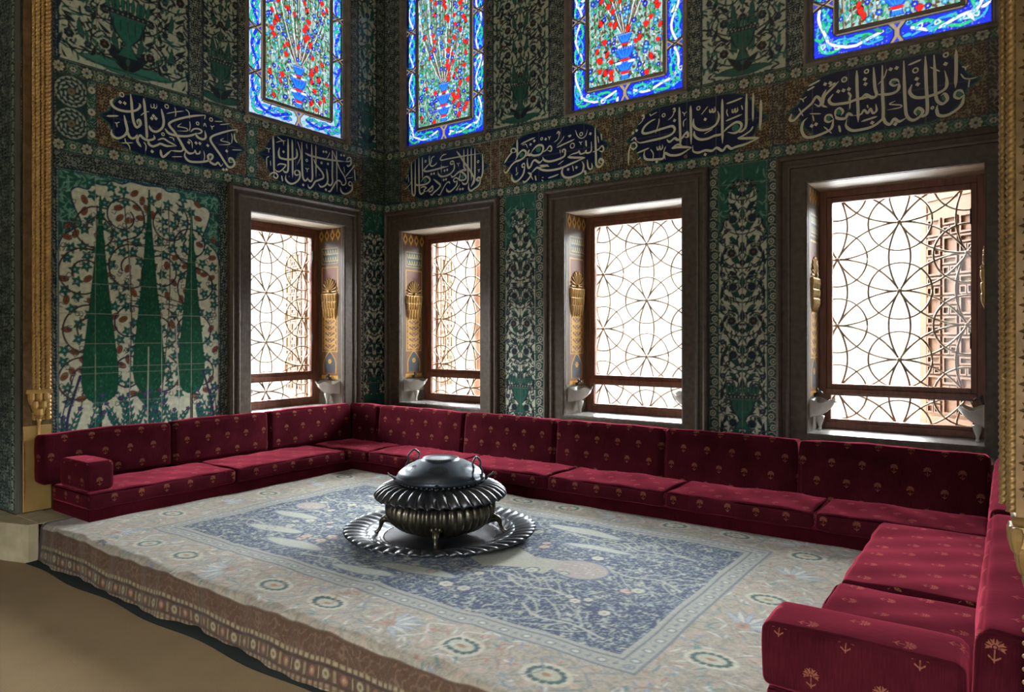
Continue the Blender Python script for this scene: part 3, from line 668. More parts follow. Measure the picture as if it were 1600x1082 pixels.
def pillar_panel(c, xa, xb, z0, z1, field, seed, top=2.72):
    """one tall panel: ring borders, green lobed head, white scroll field with a vase"""
    bw = (xb - xa - field) / 2
    ringed(c, xa, xa + bw, z0, z1); ringed(c, xb - bw, xb, z0, z1)
    xm = (xa + xb) / 2; f0, f1 = xa + bw, xb - bw
    arabesque(c, xm, field, z0, z1, seed)
    # green head with a lobed outline
    h = field / 2
    zt = top - 0.06
    def head(m):
        pts = [(0, zt), (.25, zt + .01), (.48, zt - .03), (.62, zt - .10), (.58, zt - .20), (.52, zt - .27), (.66, zt - .31), (.86, zt - .36), (1.0, zt - .46)]
        return [(xm + m * p * h, z) for p, z in pts]
    for m in (1, -1):
        P = head(m) + [(xm + m * h, z1), (xm, z1)]
        c.poly(P, TQ)
    Q = catmull(head(1), 4)
    for (x, z) in Q[::3]:
        for m in (1, -1):
            x2 = xm + m * (x - xm)
            c.disk(x2, z, 0.012, (0.02, 0.03, 0.05))
    w0 = (f0, f1)
    for i in range(26):
        rr = random.Random(seed * 7 + i)
        z = zt + rr.uniform(-0.32, 0.10); m = rr.choice((-1, 1)); t = rr.uniform(.72, .97) if z < zt - .02 else rr.uniform(0, .95)
        c.clip = (f0, f1, z0, z1)
        c.leaf(xm + m * t * h, z, rr.uniform(0, 6.3), 0.06, 0.014, (0.16, 0.38, 0.28), 0.6)
        c.clip = None
    vase(c, xm, z0 + 0.16, 0.75, TQ)
    joints(c, xa, xb, z0, z1, (xb - xa) / 2 if field > .3 else 9, 0.262, (0.24, 0.27, 0.22), ox=(xb - xa) / 2, oz=0.1)

NAVY_EDGE = (0.02, 0.14, 0.11)
def cartouche(c, xa, xb, za=2.92, zb=3.43, seed=0):
    zm = (za + zb) / 2; H = (zb - za) / 2
    L = xb - xa
    half = [(0.0, 0.0), (.045, .10), (.085, .22), (.10, .40), (.135, .62), (.19, .82), (.27, .94), (.36, 1.0)]
    up = [(xa + d, zm + t * H) for d, t in half] + [(xb - d, zm + t * H) for d, t in half[::-1]]
    dn = [(x, 2 * zm - z) for x, z in up[::-1]][1:-1]
    P = up + dn
    c.stroke(P, 0.024, NAVY_EDGE, 0, closed=True)
    c.poly(P, (0.009, 0.016, 0.066))
    c.stroke(P, 0.005, (0.02, 0.03, 0.05), 0, closed=True)

def cart_row(c, xa, xb, spans, seed=0):
    za, zb = 2.92, 3.435
    c.swirl(xa, xb, za, zb, (0.085, 0.035, 0.018), (0.38, 0.33, 0.20), 135, 0.42, seed, ink2=(0.04, 0.05, 0.04))
    for a, b in spans: cartouche(c, a, b)

def upper_arab(c, xa, xb, z0, z1, seed, big=False):
    xm = (xa + xb) / 2; w = xb - xa
    G0 = (0.58, 0.62, 0.47)
    c.rect(xa, xb, z0, z1, G0)
    rnd = random.Random(seed)
    D = (0.02, 0.03, 0.04); T = (0.03, 0.13, 0.10); TT = (0.06, 0.22, 0.18)
    c.clip = (xa, xb, z0, z1)
    s = 1.6 if big else 1.0
    zv = z0 + (.30 if big else .20)
    thicket(c, xm, xa, xb, z0, z1, .062 if big else .055, .075 if big else .062, .022, [D, T, D, TT] if big else [D, D, T], seed)
    # foot: heart-shaped green leaves
    for m in (1, -1):
        c.leaf(xm, z0 + .02, pi / 2 - m * .95, .22 * s, .07 * s, T if not big else TT, -.5 * m, edge=D, ew=.006)
        c.leaf(xm, z0 + .04, pi / 2 - m * .45, .20 * s, .07 * s, D, -.3 * m)
        c.stroke([(xm, z0 + .05), (xm + m * .2 * s, z0 + .06), (xm + m * .30 * s, z0 + .16), (xm + m * .22 * s, z0 + .26), (xm + m * .13 * s, z0 + .20)], .018, T, 5)
    step = .26 * (1.12 if big else 1.0)
    nr = int((z1 - z0) / step) + 1
    cols = 2 if big else 1
    for i in range(nr):
        z = z0 + .12 + i * step
        for m in (1, -1):
            for kx in range(cols):
                bx = (.10 + .27 * kx) if big else .07
                X = lambda t: xm + m * (bx + t)
                jit = rnd.uniform(-.02, .02)
                c.stroke([(xm + m * .02, z + .05), (X(.02), z + .0), (X(.12), z + .03), (X(.20), z + .12 + jit), (X(.12), z + .21), (X(.05), z + .16)], .013, D, 4)
                c.leaf(X(-.02), z + .10, atan2(.12, m * .08), .15, .046, T, .4 * m, edge=D, ew=.005)
                c.leaf(X(.20), z - .02, atan2(.10, -m * .10), .13, .040, D, -.4 * m)
                c.leaf(X(.04), z + .21, atan2(.02, m * .12), .12, .036, D, .5 * m)
                c.leaf(X(.24), z + .18, atan2(-.10, -m * .05), .10, .034, T, .4 * m)
                c.flower(X(.09), z + .11, .040, D, RD if (i + kx) % 3 == 0 else (.12, .14, .12), 7, edge=G0)
                c.flower(X(.22), z + .06, .030, (.03, .04, .07), (.1, .1, .1), 6)
                c.flower(X(.17), z + .22, .024, D, RD, 5)
                for q in range(16 if big else 10): c.leaf(X(rnd.uniform(-.06, .28)), z + rnd.uniform(0, .26), rnd.uniform(0, 6.3), rnd.uniform(.05, .085), .022, D if q % 3 else T, rnd.choice((-.6, .6)))
        c.flower(xm, z + .13, .034, D, RD, 6); c.stroke([(xm, z), (xm, z + step)], .011, D, 0)
        c.leaf(xm, z - .02, pi / 2, .09, .04, T, 0, edge=D)
    vase(c, xm, zv - (.06 if big else 0), 1.0 if big else .72, TQ if not big else (.03, .17, .13))
    c.clip = None
    c.frame(xa, xb, z0, z1, .010, (.015, .03, .05))
    joints(c, xa, xb, z0, z1, .255, .255, (.16, .18, .15), ox=(xm - xa) % .255)

def paint_back():
    c = Canvas(0.0, 6.3, 0.45, 5.55, 0.006, (0.02, 0.045, 0.045))
    dense(c, 0.0, 6.3, 0.45, 5.55, 1)
    # narrow panel in the corner (right half of a folded panel), pillars between the windows
    pillar_panel(c, 1.69, 2.28, 0.45, 2.815, 0.37, 11)
    pillar_panel(c, 3.985, 4.57, 0.45, 2.815, 0.40, 12)
    rosettes(c, 0.0, 6.3, 2.815, 2.92, (0.03, 0.10, 0.07))
    cart_row(c, 0.0, 6.3, [(0.31, 1.57), (1.756, 3.017), (3.20, 4.484), (4.658, 5.955)], 2)
    dense(c, 0.0, 0.27, 2.92, 3.435, 4, 120, (.03, .055, .045), (.2, .24, .18))
    dense(c, 1.60, 1.72, 2.92, 3.435, 7, 140, (.10, .035, .02), (.34, .30, .20))
    dense(c, 3.05, 3.17, 2.92, 3.435, 8, 140, (.05, .035, .03), (.34, .31, .22))
    dense(c, 4.52, 4.62, 2.92, 3.435, 8, 140, (.05, .035, .03), (.34, .31, .22))
    dense(c, 6.0, 6.3, 2.92, 3.435, 6, 90, (.06, .045, .035), (.30, .28, .20))
    rosettes(c, 0.0, 6.3, 3.435, 3.54, (0.04, 0.075, 0.03), ph=.04)
    upper_arab(c, 1.63, 2.34, 3.545, 5.55, 21)
    upper_arab(c, 3.92, 4.64, 3.545, 5.55, 22)
    for a, b in ((1.51, 1.63), (2.34, 2.55), (3.765, 3.92), (4.64, 4.80), (0.16, 0.29), (6.06, 6.3)):
        dense(c, a, b, 3.545, 5.55, a * 3, 165, (0.020, 0.035, 0.038), (0.44, 0.47, 0.37))
    joints(c, 0, 6.3, 2.92, 3.435, .262, .257, (.20, .20, .16), ox=.12, oz=.257)
    joints(c, 0, 6.3, 2.815, 2.92, .262, 9, (.22, .24, .18)); joints(c, 0, 6.3, 3.435, 3.54, .262, 9, (.2, .22, .16))
    c.rect(1.0, 2.0, 3.431, 3.437, (.55, .53, .45)); c.rect(1.60, 1.606, 2.9, 3.43, (.5, .5, .42)); c.rect(1.715, 1.721, 2.93, 3.43, (.5, .5, .42))
    return c

def cypress(c, x, zb, zt, wd, trunk):
    G = (0.012, 0.105, 0.055); D = (0.01, 0.05, 0.04); w2 = wd / 2
    prof = [(.0, .30), (.015, .62), (.05, .90), (.10, 1.0), (.16, .99), (.30, .80), (.50, .52), (.70, .28), (.88, .09), (1.0, .015)]
    H = zt - zb
    L = [(x - w2 * b, zb + H * a) for a, b in prof]; R = [(x + w2 * b, zb + H * a) for a, b in prof[::-1]]
    c.stroke(L + R, .010, D, 0, closed=True)
    c.poly(L + R, G)
    rnd = random.Random(int(abs(x) * 100))
    for i in range(260):
        t = rnd.random() ** 1.5; hw = w2 * np.interp(t, [p[0] for p in prof], [p[1] for p in prof]) * .82
        xx = x + rnd.uniform(-hw, hw); zz = zb + H * t
        c.ell(xx, zz, .010, .004, rnd.uniform(.8, 2.3), rnd.choice([(.03, .22, .12), (.01, .05, .05), (.02, .16, .09)]))
    c.rect(x - .014, x + .014, zb - trunk, zb, (.04, .035, .02))

def star_leaf(c, x, y, r, rnd):
    a0 = rnd.uniform(0, 1.2)
    for i in range(5):
        c.leaf(x, y, a0 + i * 1.2566, r, r * .52, (0.018, 0.16, 0.11), 0.1, edge=(.02, .045, .06), ew=.003)
    c.disk(x, y, r * .2, (.3, .4, .5))

def paint_left():
    c = Canvas(-3.80, 0.0, 0.45, 5.55, 0.006, (0.02, 0.045, 0.045))
    rnd = random.Random(5)
    dense(c, -3.80, 0.0, 0.45, 5.55, 1)
    # --- cypress panel
    xa, xb, z0, z1 = -3.545, -2.16, 0.45, 2.675
    dense(c, -3.80, -3.555, .45, 2.815, 2, 125, (.025, .06, .085), (.34, .40, .36))
    dense(c, -2.15, -1.99, .45, 2.815, 3, 135, (.03, .055, .06), (.36, .40, .34))
    dense(c, -3.80, -1.99, 2.685, 2.815, 4, 125, (.03, .045, .045), (.30, .33, .27))
    c.rect(xa, xb, z0, z1, TQ)
    c.clip = (xa, xb, 1.9, z1)
    for i in range(900):
        c.leaf(rnd.uniform(xa, xb), rnd.uniform(2.0, z1), rnd.uniform(0, 6.3), rnd.uniform(.05, .09), .014, rnd.choice([(.22, .46, .36), (.14, .36, .27)]), rnd.uniform(-.8, .8))
    # white lobed arch
    xm = (xa + xb) / 2
    arch = [(-.695, 2.02), (-.66, 2.14), (-.56, 2.22), (-.52, 2.26), (-.57, 2.38), (-.60, 2.50), (-.55, 2.55), (-.47, 2.545), (-.43, 2.60), (-.34, 2.60), (-.29, 2.645), (-.20, 2.635), (-.13, 2.665), (0, 2.655)]
    A = [(xm + x, z) for x, z in arch] + [(xm - x, z) for x, z in arch[::-1][1:]]
    c.clip = (xa, xb, z0, z1)
    AA = catmull(A, 3)
    P = list(map(tuple, AA)) + [(xb, z0), (xa, z0)]
    c.poly(P, (0.76, 0.77, 0.60))
    c.stroke(AA, .012, (.02, .05, .12), 0)
    # vines
    V = (.03, .035, .07)
    VT = (.075, .045, .04)
    def spiral(x, z, r, turns, a0, m, col=V):
        pts = []
        n = 14
        for i in range(n + 1):
            t = i / n
            a = a0 + m * turns * 2 * pi * t
            rr = r * (1 - .62 * t)
            pts.append((x + rr * cos(a), z + rr * sin(a)))
        c.stroke(pts, .012, col, 4)
        return pts
    cen = [(-.40, 2.22, .20), (.03 - .22, 2.36, .20), (.20, 2.36, .20), (.42, 2.18, .19), (-.50, 1.85, .22), (.48, 1.80, .22), (-.12, 1.92, .22), (.14, 1.90, .20),
           (-.46, 1.38, .23), (-.13, 1.45, .20), (.12, 1.40, .20), (.46, 1.38, .22), (-.52, .98, .2), (-.14, 1.02, .20), (.14, 1.0, .18), (.50, 1.0, .20)]
    pts_all = []
    for i, (x, z, r) in enumerate(cen):
        m = 1 if x < 0 else -1
        pp = spiral(xm + x, z, r, 1.35, -1.57 if i % 2 else 1.2, m, V if i % 2 else VT)
        pts_all += pp[::2]
    for i in range(len(cen) - 1):
        x, z, r = cen[i]; x2, z2, r2 = cen[(i + 4) % len(cen)]
        c.stroke([(xm + x, z - r), (xm + (x + x2) / 2 + .04, (z + z2) / 2), (xm + x2, z2 + r2)], .010, VT, 4)
    used = []
    def free(x, y, r):
        for q in used:
            if (q[0] - x) ** 2 + (q[1] - y) ** 2 < (q[2] + r) ** 2: return False
        used.append((x, y, r)); return True
    for k in range(2600):
        x = xm + rnd.uniform(-.66, .66); z = rnd.uniform(.78, 2.60)
        if abs(x - xm) > .50 and z > 2.25: continue
        if k % 4 == 3:
            if free(x, z, .034):
                a = rnd.uniform(0, pi)
                c.ell(x, z, .040, .025, a, (.03, .05, .08)); c.ell(x, z, .034, .020, a, (.30, .105, .045))
                for q in (-1, 0, 1): c.disk(x + q * .014 * cos(a), z + q * .014 * sin(a), .005, (.14, .05, .03))
        elif free(x, z, .041): star_leaf(c, x, z, .047, rnd)
    for k in range(240):
        x = xm + rnd.uniform(-.66, .66); z = rnd.uniform(.75, 2.5); a = rnd.uniform(0, 6.3)
        c.stroke([(x, z), (x + .03 * cos(a), z + .03 * sin(a)), (x + .04 * cos(a + 1), z + .04 * sin(a + 1)), (x + .02 * cos(a + 2), z + .02 * sin(a + 2))], .006, V, 3)
    for i, (x, z, r) in enumerate(cen):
        spiral(x + xm, z, r, 1.35, -1.57 if i % 2 else 1.2, 1 if x < 0 else -1, V if i % 2 else VT)
    # cypresses
    for (x, zb, zt, wd) in ((-3.228, .80, 2.50, .285), (-2.825, .86, 2.62, .27), (-2.437, .83, 2.50, .255)):
        cypress(c, x, zb, zt, wd, .40)
    c.poly([(-2.95, .86), (-2.70, .86), (-2.74, .80), (-2.825, .70), (-2.91, .80)], (.015, .11, .06))
    # low flower stalks
    for x0 in (-3.47, -3.33, -3.05, -2.96, -2.83, -2.72, -2.60, -2.33, -2.24):
        for q in range(3):
            dx = rnd.uniform(-.14, .14); hz = rnd.uniform(.18, .36)
            P = [(x0, .45), (x0 + dx * .3, .52 + hz * .4), (x0 + dx, .5 + hz)]
            c.stroke(P, .011, (.03, .05, .10), 4)
            for u in range(4):
                t = .3 + u * .17
                px = x0 + dx * t; pz = .48 + hz * t
                for m in (1, -1): c.leaf(px, pz, pi / 2 - m * .9, .05, .02, (.02, .17, .13), .3 * m, edge=(.02, .05, .08), ew=.003)
            c.flower(x0 + dx, .5 + hz, .022, (.04, .07, .20), RD, 5)
    for m in (-1, 1):
        x0 = xm + m * .63
        c.stroke([(x0, .45), (x0 + -m * .01, .7), (x0 - m * .10, 1.02)], .022, (.04, .045, .11), 5)
        c.stroke([(x0 + m * .03, .45), (x0 + m * .03, .7), (x0 - m * .06, 1.05)], .010, (.04, .045, .11), 5)
    c.clip = None
    c.frame(xa, xb, z0, z1, .009, (.02, .08, .12))
    joints(c, xa, xb, z0, z1, .277, .245, (.42, .44, .37), ox=.0, oz=.10)
    joints(c, xa, xb, .9, 1.2, .277, .245, (.55, .57, .5), oz=.19)
    c.stroke([(-2.56, .5), (-2.555, .9), (-2.575, 1.2), (-2.58, 1.45)], .010, (.60, .60, .54), 3)
    c.stroke([(-2.84, .5), (-2.835, .9), (-2.83, 1.25)], .009, (.60, .60, .54), 3)
    # --- corner panel
    ringed(c, -.40, -.335, .45, 2.815); 
    arabesque(c, -.165, .33, .45, 2.7, 31)
    c.rect(-.33, -.0, 2.55, 2.815, TQ)
    for m in range(24):
        c.leaf(rnd.uniform(-.32, -.01), rnd.uniform(2.56, 2.8), rnd.uniform(0, 6.3), .05, .013, (.16, .38, .28), .6)
    c.rect(-.33, .0, .45, .66, (.025, .12, .10))
    vase(c, -.165, .62, .6, (.03, .12, .11))
    # --- inscription row
    rosettes(c, -3.80, 0.0, 2.815, 2.92, (0.03, 0.115, 0.08))
    cart_row(c, -3.80, 0.0, [(-3.235, -1.885), (-1.735, -.41)], 9)
    dense(c, -.36, 0, 2.92, 3.435, 4, 110, (.03, .05, .04), (.2, .24, .18))
    # two star tiles and a ring border at the far left
    c.rect(-3.56, -3.335, 2.92, 3.435, (.03, .06, .055))
    for zc in (3.05, 3.305):
        for q in range(3):
            R = .035 + q * .034; n = 6 + 5 * q
            for i in range(n):
                a = i * 2 * pi / n + q * .4
                c.leaf(-3.447 + R * cos(a), zc + R * sin(a), a + .9, .045, .02, (.46, .50, .40), .6); c.disk(-3.447 + R * cos(a), zc + R * sin(a), .008, (.02, .05, .06))
        c.flower(-3.447, zc, .030, (.24, .20, .12), (.08, .07, .04), 8)
    c.rect(-3.66, -3.60, 2.92, 3.435, (.05, .07, .16)); c.rect(-3.585, -3.57, 2.93, 3.43, (.02, .06, .17))
    for (a, b) in ((-3.335, -3.255), (-1.87, -1.75)):
        c.swirl(a, b, 2.92, 3.435, (.025, .11, .08), (.3, .36, .28), 110, .36, 2)
        for zc in (3.0, 3.18, 3.36): c.flower((a + b) / 2, zc, .030, CR, (.04, .04, .05), 8, edge=(.03, .03, .04))
        c.frame(a, b, 2.92, 3.435, .006, (.02, .04, .06))
    rosettes(c, -3.80, 0.0, 3.435, 3.54, (0.05, 0.085, 0.045))
    # --- upper zone
    upper_arab(c, -3.545, -2.465, 3.545, 5.55, 41, big=True)
    upper_arab(c, -2.325, -1.965, 3.545, 5.55, 42)
    upper_arab(c, -.42, -.13, 3.545, 5.55, 43)
    dense(c, -3.80, -3.56, 3.545, 5.55, 3, 90, (.03, .05, .10), (.22, .26, .28))
    for a, b in ((-2.465, -2.325), (-1.965, -1.85), (-.565, -.42), (-.13, 0)):
        dense(c, a, b, 3.545, 5.55, a * 3, 165, (0.020, 0.035, 0.038), (0.44, 0.47, 0.37))
    joints(c, -3.24, -.4, 2.92, 3.435, .262, .257, (.16, .17, .16), ox=.12, oz=.257)
    joints(c, -3.8, 0, 2.815, 2.92, .262, 9, (.24, .26, .2)); joints(c, -3.8, 0, 3.435, 3.54, .262, 9, (.2, .22, .16))
    c.rect(-1.6, -.3, 3.431, 3.436, (.45, .44, .36))
    return c

# ------------------------------------------------------------------ walls
OPEN = [(0.28, 1.48), (2.535, 3.75), (4.803, 5.985)]          # lower windows of the back wall (x)
OPEN_L = (-1.835, -0.65)                                        # lower window of the left wall (y)
ZO0, ZO1 = 0.565, 2.575
UP = [(0.29, 1.51), (2.55, 3.765), (4.80, 6.06)]
UP_L = (-1.85, -0.57)
ZU0, ZU1 = 3.545, 5.50
TH = 0.60

def wall_mesh(name, a0, a1, opens, fn, material, z0=-0.28, z1=6.0):
    """solid wall of thickness TH with openings; fn(a, depth, z)"""
    xs = sorted({a0, a1, *[v for o in opens for v in o[:2]]}); zs = sorted({z0, z1, *[v for o in opens for v in o[2:]]})
    mb = MB()
    for i in range(len(xs) - 1):
        for j in range(len(zs) - 1):
            xm = (xs[i] + xs[i + 1]) / 2; zm = (zs[j] + zs[j + 1]) / 2
            if any(o[0] < xm < o[1] and o[2] < zm < o[3] for o in opens): continue
            mb.prism([(xs[i], zs[j]), (xs[i + 1], zs[j]), (xs[i + 1], zs[j + 1]), (xs[i], zs[j + 1])], 0.004, TH if zm < 3.5 else 0.12, lambda u, v, w: fn(u, w, v))
    return tag(mb.build(name, material), kind='structure')

fB = lambda u, w, v: (u, w, v)           # back wall: depth goes to +Y
fL = lambda u, w, v: (-w, u, v)          # left wall: depth goes to -X
holesB = [(a, b, ZO0, ZO1) for a, b in OPEN] + [(a, b, ZU0, ZU1) for a, b in UP]
holesL = [(*OPEN_L, ZO0, ZO1), (*UP_L, ZU0, ZU1)]
wall_back = wall_mesh('wall_back', -0.6, 6.9, holesB, fB, M['masonry'])
wall_left = wall_mesh('wall_left', -3.80, 0.0, holesL, fL, M['masonry'])
cb = paint_back(); cl = paint_left()
sB = lambda X, Z: (X, np.zeros_like(X), Z)
sL = lambda Y, Z: (np.zeros_like(Y), Y, Z)

def panels(c, fn, parent, rects, holes):
    for name, label, r in rects:
        o = c.emit(name, r, fn, M['tile'], parent, holes)
        if o is not None and label: o['label'] = label

panels(cb, sB, wall_back, [
    ('tile_border', 'dark patterned tiles beside the corner', (0, .30, .45, 2.815)),
    ('tile_border', None, (1.46, 1.69, .45, 2.815)),
    ('tile_panel', 'white tile panel with dark blossoms under a green lobed head, between the two narrower windows', (1.69, 2.28, .45, 2.815)),
    ('tile_border', None, (2.28, 3.985, .45, 2.815)),
    ('tile_panel', 'white tile panel with dark blossoms under a green lobed head, beside the widest window', (3.985, 4.57, .45, 2.815)),
    ('tile_border', None, (4.57, 6.3, .45, 2.815)),
    ('rosette_border', 'green strip of cream rosettes under the inscriptions', (0, 6.3, 2.815, 2.92)),
    ('tile_panel', 'dark tiles in the corner of the inscription band', (0, .29, 2.92, 3.435)),
    ('inscription_panel', None, (.29, 1.60, 2.92, 3.435)),
    ('tile_panel', 'red-brown patterned tiles between two inscriptions', (1.60, 1.72, 2.92, 3.435)),
    ('inscription_panel', None, (1.72, 3.05, 2.92, 3.435)),
    ('tile_panel', None, (3.05, 3.17, 2.92, 3.435)),
    ('inscription_panel', None, (3.17, 4.52, 2.92, 3.435)),
    ('tile_panel', None, (4.52, 4.62, 2.92, 3.435)),
    ('inscription_panel', None, (4.62, 6.0, 2.92, 3.435)),
    ('tile_panel', None, (6.0, 6.3, 2.92, 3.435)),
    ('rosette_border', 'green strip of dark rosettes above the inscriptions', (0, 6.3, 3.435, 3.545)),
    ('tile_border', None, (0, .29, 3.545, 5.55)), ('tile_border', None, (.29, 1.63, 3.545, 5.55)),
    ('tile_panel', 'pale tile panel with a vase and dark scrolls', (1.63, 2.34, 3.545, 5.55)),
    ('tile_border', None, (2.34, 3.92, 3.545, 5.55)),
    ('tile_panel', 'pale tile panel with a vase and dark scrolls', (3.92, 4.64, 3.545, 5.55)),
    ('tile_border', None, (4.64, 6.3, 3.545, 5.55))], holesB)
panels(cl, sL, wall_left, [
    ('tile_border', None, (-3.80, -3.55, .45, 2.68)),
    ('tile_panel', 'tile panel of three green cypresses among spiralling vines', (-3.55, -2.155, .45, 2.68)),
    ('tile_border', None, (-2.155, -.405, .45, 2.68)),
    ('tile_panel', 'narrow white scroll panel in the corner', (-.405, 0, .45, 2.68)),
    ('tile_border', None, (-3.80, 0, 2.68, 2.815)),
    ('rosette_border', 'green strip of cream rosettes under the inscriptions', (-3.80, 0, 2.815, 2.92)),
    ('tile_panel', 'two star-patterned tiles', (-3.80, -3.255, 2.92, 3.435)),
    ('inscription_panel', None, (-3.255, -1.87, 2.92, 3.435)),
    ('tile_border', None, (-1.87, -1.75, 2.92, 3.435)),
    ('inscription_panel', None, (-1.75, -.36, 2.92, 3.435)),
    ('tile_panel', None, (-.36, 0, 2.92, 3.435)),
    ('rosette_border', 'green strip of dark rosettes above the inscriptions', (-3.80, 0, 3.435, 3.545)),
    ('tile_border', None, (-3.80, -3.55, 3.545, 5.55)),
    ('tile_panel', 'wide green and white tile panel with a vase', (-3.55, -2.465, 3.545, 5.55)),
    ('tile_border', None, (-2.465, -2.325, 3.545, 5.55)),
    ('tile_panel', 'narrow pale tile panel with a vase', (-2.325, -1.965, 3.545, 5.55)),
    ('tile_border', None, (-1.965, -.42, 3.545, 5.55)),
    ('tile_panel', None, (-.42, -.13, 3.545, 5.55)),
    ('tile_border', None, (-.13, 0, 3.545, 5.55))], holesL)

# ------------------------------------------------------------------ calligraphy
M['letter'] = mat('cream_glaze', (0.70, 0.69, 0.52), 0.35)
M['letter_green'] = mat('green_glaze', (0.03, 0.17, 0.12), 0.35)

def ribbon(mb, pts, wd, fn, off, m=0, t0=0.35, t1=0.15):
    P = catmull(pts, 6)
    n = len(P)
    d = np.gradient(P, axis=0); d /= np.maximum(np.linalg.norm(d, axis=1), 1e-9)[:, None]
    nrm = np.stack([-d[:, 1], d[:, 0]], 1)
    s = np.linspace(0, 1, n)
    k = np.ones(n)
    k = np.where(s < .12, t0 + (1 - t0) * s / .12, k); k = np.where(s > .82, t1 + (1 - t1) * (1 - s) / .18, k)
    ang = np.arctan2(d[:, 1], d[:, 0])
    k *= .80 + .28 * np.abs(np.sin(ang - radians(35)))
    a = P + nrm * (wd * k / 2)[:, None]; b = P - nrm * (wd * k / 2)[:, None]
    V = [fn(p[0], off, p[1]) for p in a] + [fn(p[0], off, p[1]) for p in b]
    mb.add(V, [(i, i + 1, n + i + 1, n + i) for i in range(n - 1)], m)

def lettering(key, fn, parent):
    st, dots, rings, fills = CALLIGRAPHY[key]
    mb = MB(); off = -0.0012
    for i, (x, z, r) in enumerate(fills):
        n = 14
        q = abs(r) / 1000
        V = [fn(x / 1000 + q * cos(2 * pi * j / n), off * .6, z / 1000 + q * sin(2 * pi * j / n)) for j in range(n)]
        mb.add(V, [tuple(range(n))], 1 if r > 0 else 2)
    for i, s in enumerate(st):
        P = [(s[j] / 1000, s[j + 1] / 1000) for j in range(1, len(s), 2)]
        w = {22: .0215, 17: .016, 9: .0095}[s[0]]
        ribbon(mb, P, w, fn, off * (1 + .02 * i), 0)
    for i, (x, z) in enumerate(dots):
        x /= 1000; z /= 1000; r = .017
        mb.add([fn(x + r * cos(a), off * 2.2, z + r * sin(a)) for a in (0.2, 1.77, 3.34, 4.91)], [(0, 1, 2, 3)], 0)
    for x, z, r in rings:
        P = [(x / 1000 + r / 1000 * cos(a), z / 1000 + r / 1000 * sin(a)) for a in np.linspace(0, 2 * pi, 9)]
        ribbon(mb, P, .010, fn, off * 2, 0, .9, .9)
    return mb.build('lettering', [M['letter'], M['letter_green'], M['rd_glaze']], parent)
M['rd_glaze'] = mat('brown_glaze', (0.22, 0.09, 0.035), 0.35)
ins = [o for o in wall_back.children if o.name.startswith('inscription_panel')]
ins.sort(key=lambda o: min(v.co.x for v in list(o.data.vertices)[:50]))
for o, k in zip(ins, ('B1', 'B2', 'B3', 'B4')): lettering(k, fB, o)
ins = [o for o in wall_left.children if o.name.startswith('inscription_panel')]
ins.sort(key=lambda o: min(v.co.y for v in list(o.data.vertices)[:50]))
for o, k in zip(ins, ('L1', 'L2')): lettering(k, fL, o)
for w, labs in ((wall_back, ['navy calligraphy cartouche above the narrowest window', 'navy calligraphy cartouche above the first pillar panel', 'navy calligraphy cartouche above the second pillar panel', 'navy calligraphy cartouche above the widest window']),
                (wall_left, ['navy calligraphy cartouche above the cypress panel', 'navy calligraphy cartouche above the left wall window'])):
    q = sorted([o for o in w.children if o.name.startswith('inscription_panel')], key=lambda o: (o.data.vertices[0].co.x + o.data.vertices[0].co.y))
    for o, l in zip(q, labs): o['label'] = l

# ------------------------------------------------------------------ lower windows
# every window is built in a local frame: x along the wall (0..W), y into the wall, z up
def loft_frame(mb, x0, x1, z0, z1, prof, m=0, bottom=True):
    """mitred moulding around a rectangle; prof = [(outward offset, y)]"""
    rings = []
    for o, y in prof:
        rings.append([(x0 - o, y, z0 - (o if bottom else 0)), (x1 + o, y, z0 - (o if bottom else 0)), (x1 + o, y, z1 + o), (x0 - o, y, z1 + o)])
    P = np.array(rings)
    if bottom:
        mb.grid(P, closed_u=True, m=m)
    else:
        Q = P[:, [1, 2, 3, 0]]
        Q = P[:, [0, 3, 2, 1]]
        mb.grid(Q, m=m)

def bars(mb, x0, x1, z0, z1, y0, y1, t, tb=None, tt=None):
    tb = t if tb is None else tb; tt = t if tt is None else tt
    mb.box(x0, x0 + t, y0, y1, z0, z1); mb.box(x1 - t, x1, y0, y1, z0, z1)
    mb.box(x0 + t, x1 - t, y0, y1, z0, z0 + tb); mb.box(x0 + t, x1 - t, y0, y1, z1 - tt, z1)

def grille_mesh(W, x0, x1, z0, z1, cx, cz, y, dx, dz, flip=False):
    """hexagonal lattice of circles and pointed loops, clipped to the opening"""
    mb = MB(); hub = []
    r = 0.0086
    def clip_tube(P):
        run = []
        for p in P:
            if x0 <= p[0] <= x1 and z0 <= p[1] <= z1: run.append((p[0], y, p[1]))
            else:
                if len(run) > 1: mb.tube(run, r, 5)
                run = []
        if len(run) > 1: mb.tube(run, r, 5)
    cs = []
    for i in range(-3, 4):
        for j in range(-5, 6):
            cs.append((cx + i * dx, cz + j * dz + (dz / 2 if i % 2 else 0)))
    for (a, b) in cs:
        if a < x0 - dx or a > x1 + dx or b < z0 - dz or b > z1 + dz: continue
        th = np.linspace(0, 2 * pi, 41)
        clip_tube([(a + .41 * dz * cos(t), b + .41 * dz * sin(t)) for t in th])
        for (ex, ez) in ((0, dz), (dx, dz / 2), (dx, -dz / 2)):
            L = sqrt(ex * ex + ez * ez); nx, nz = -ez / L, ex / L
            t = np.linspace(0.02, .98, 19)
            for s in (-1, 1):
                clip_tube([(a + ex * q + s * nx * .14 * L * sin(pi * q) ** .85, b + ez * q + s * nz * .14 * L * sin(pi * q) ** .85) for q in t])
        if x0 < a < x1 and z0 < b < z1: hub.append((a, b))
    return mb, hub

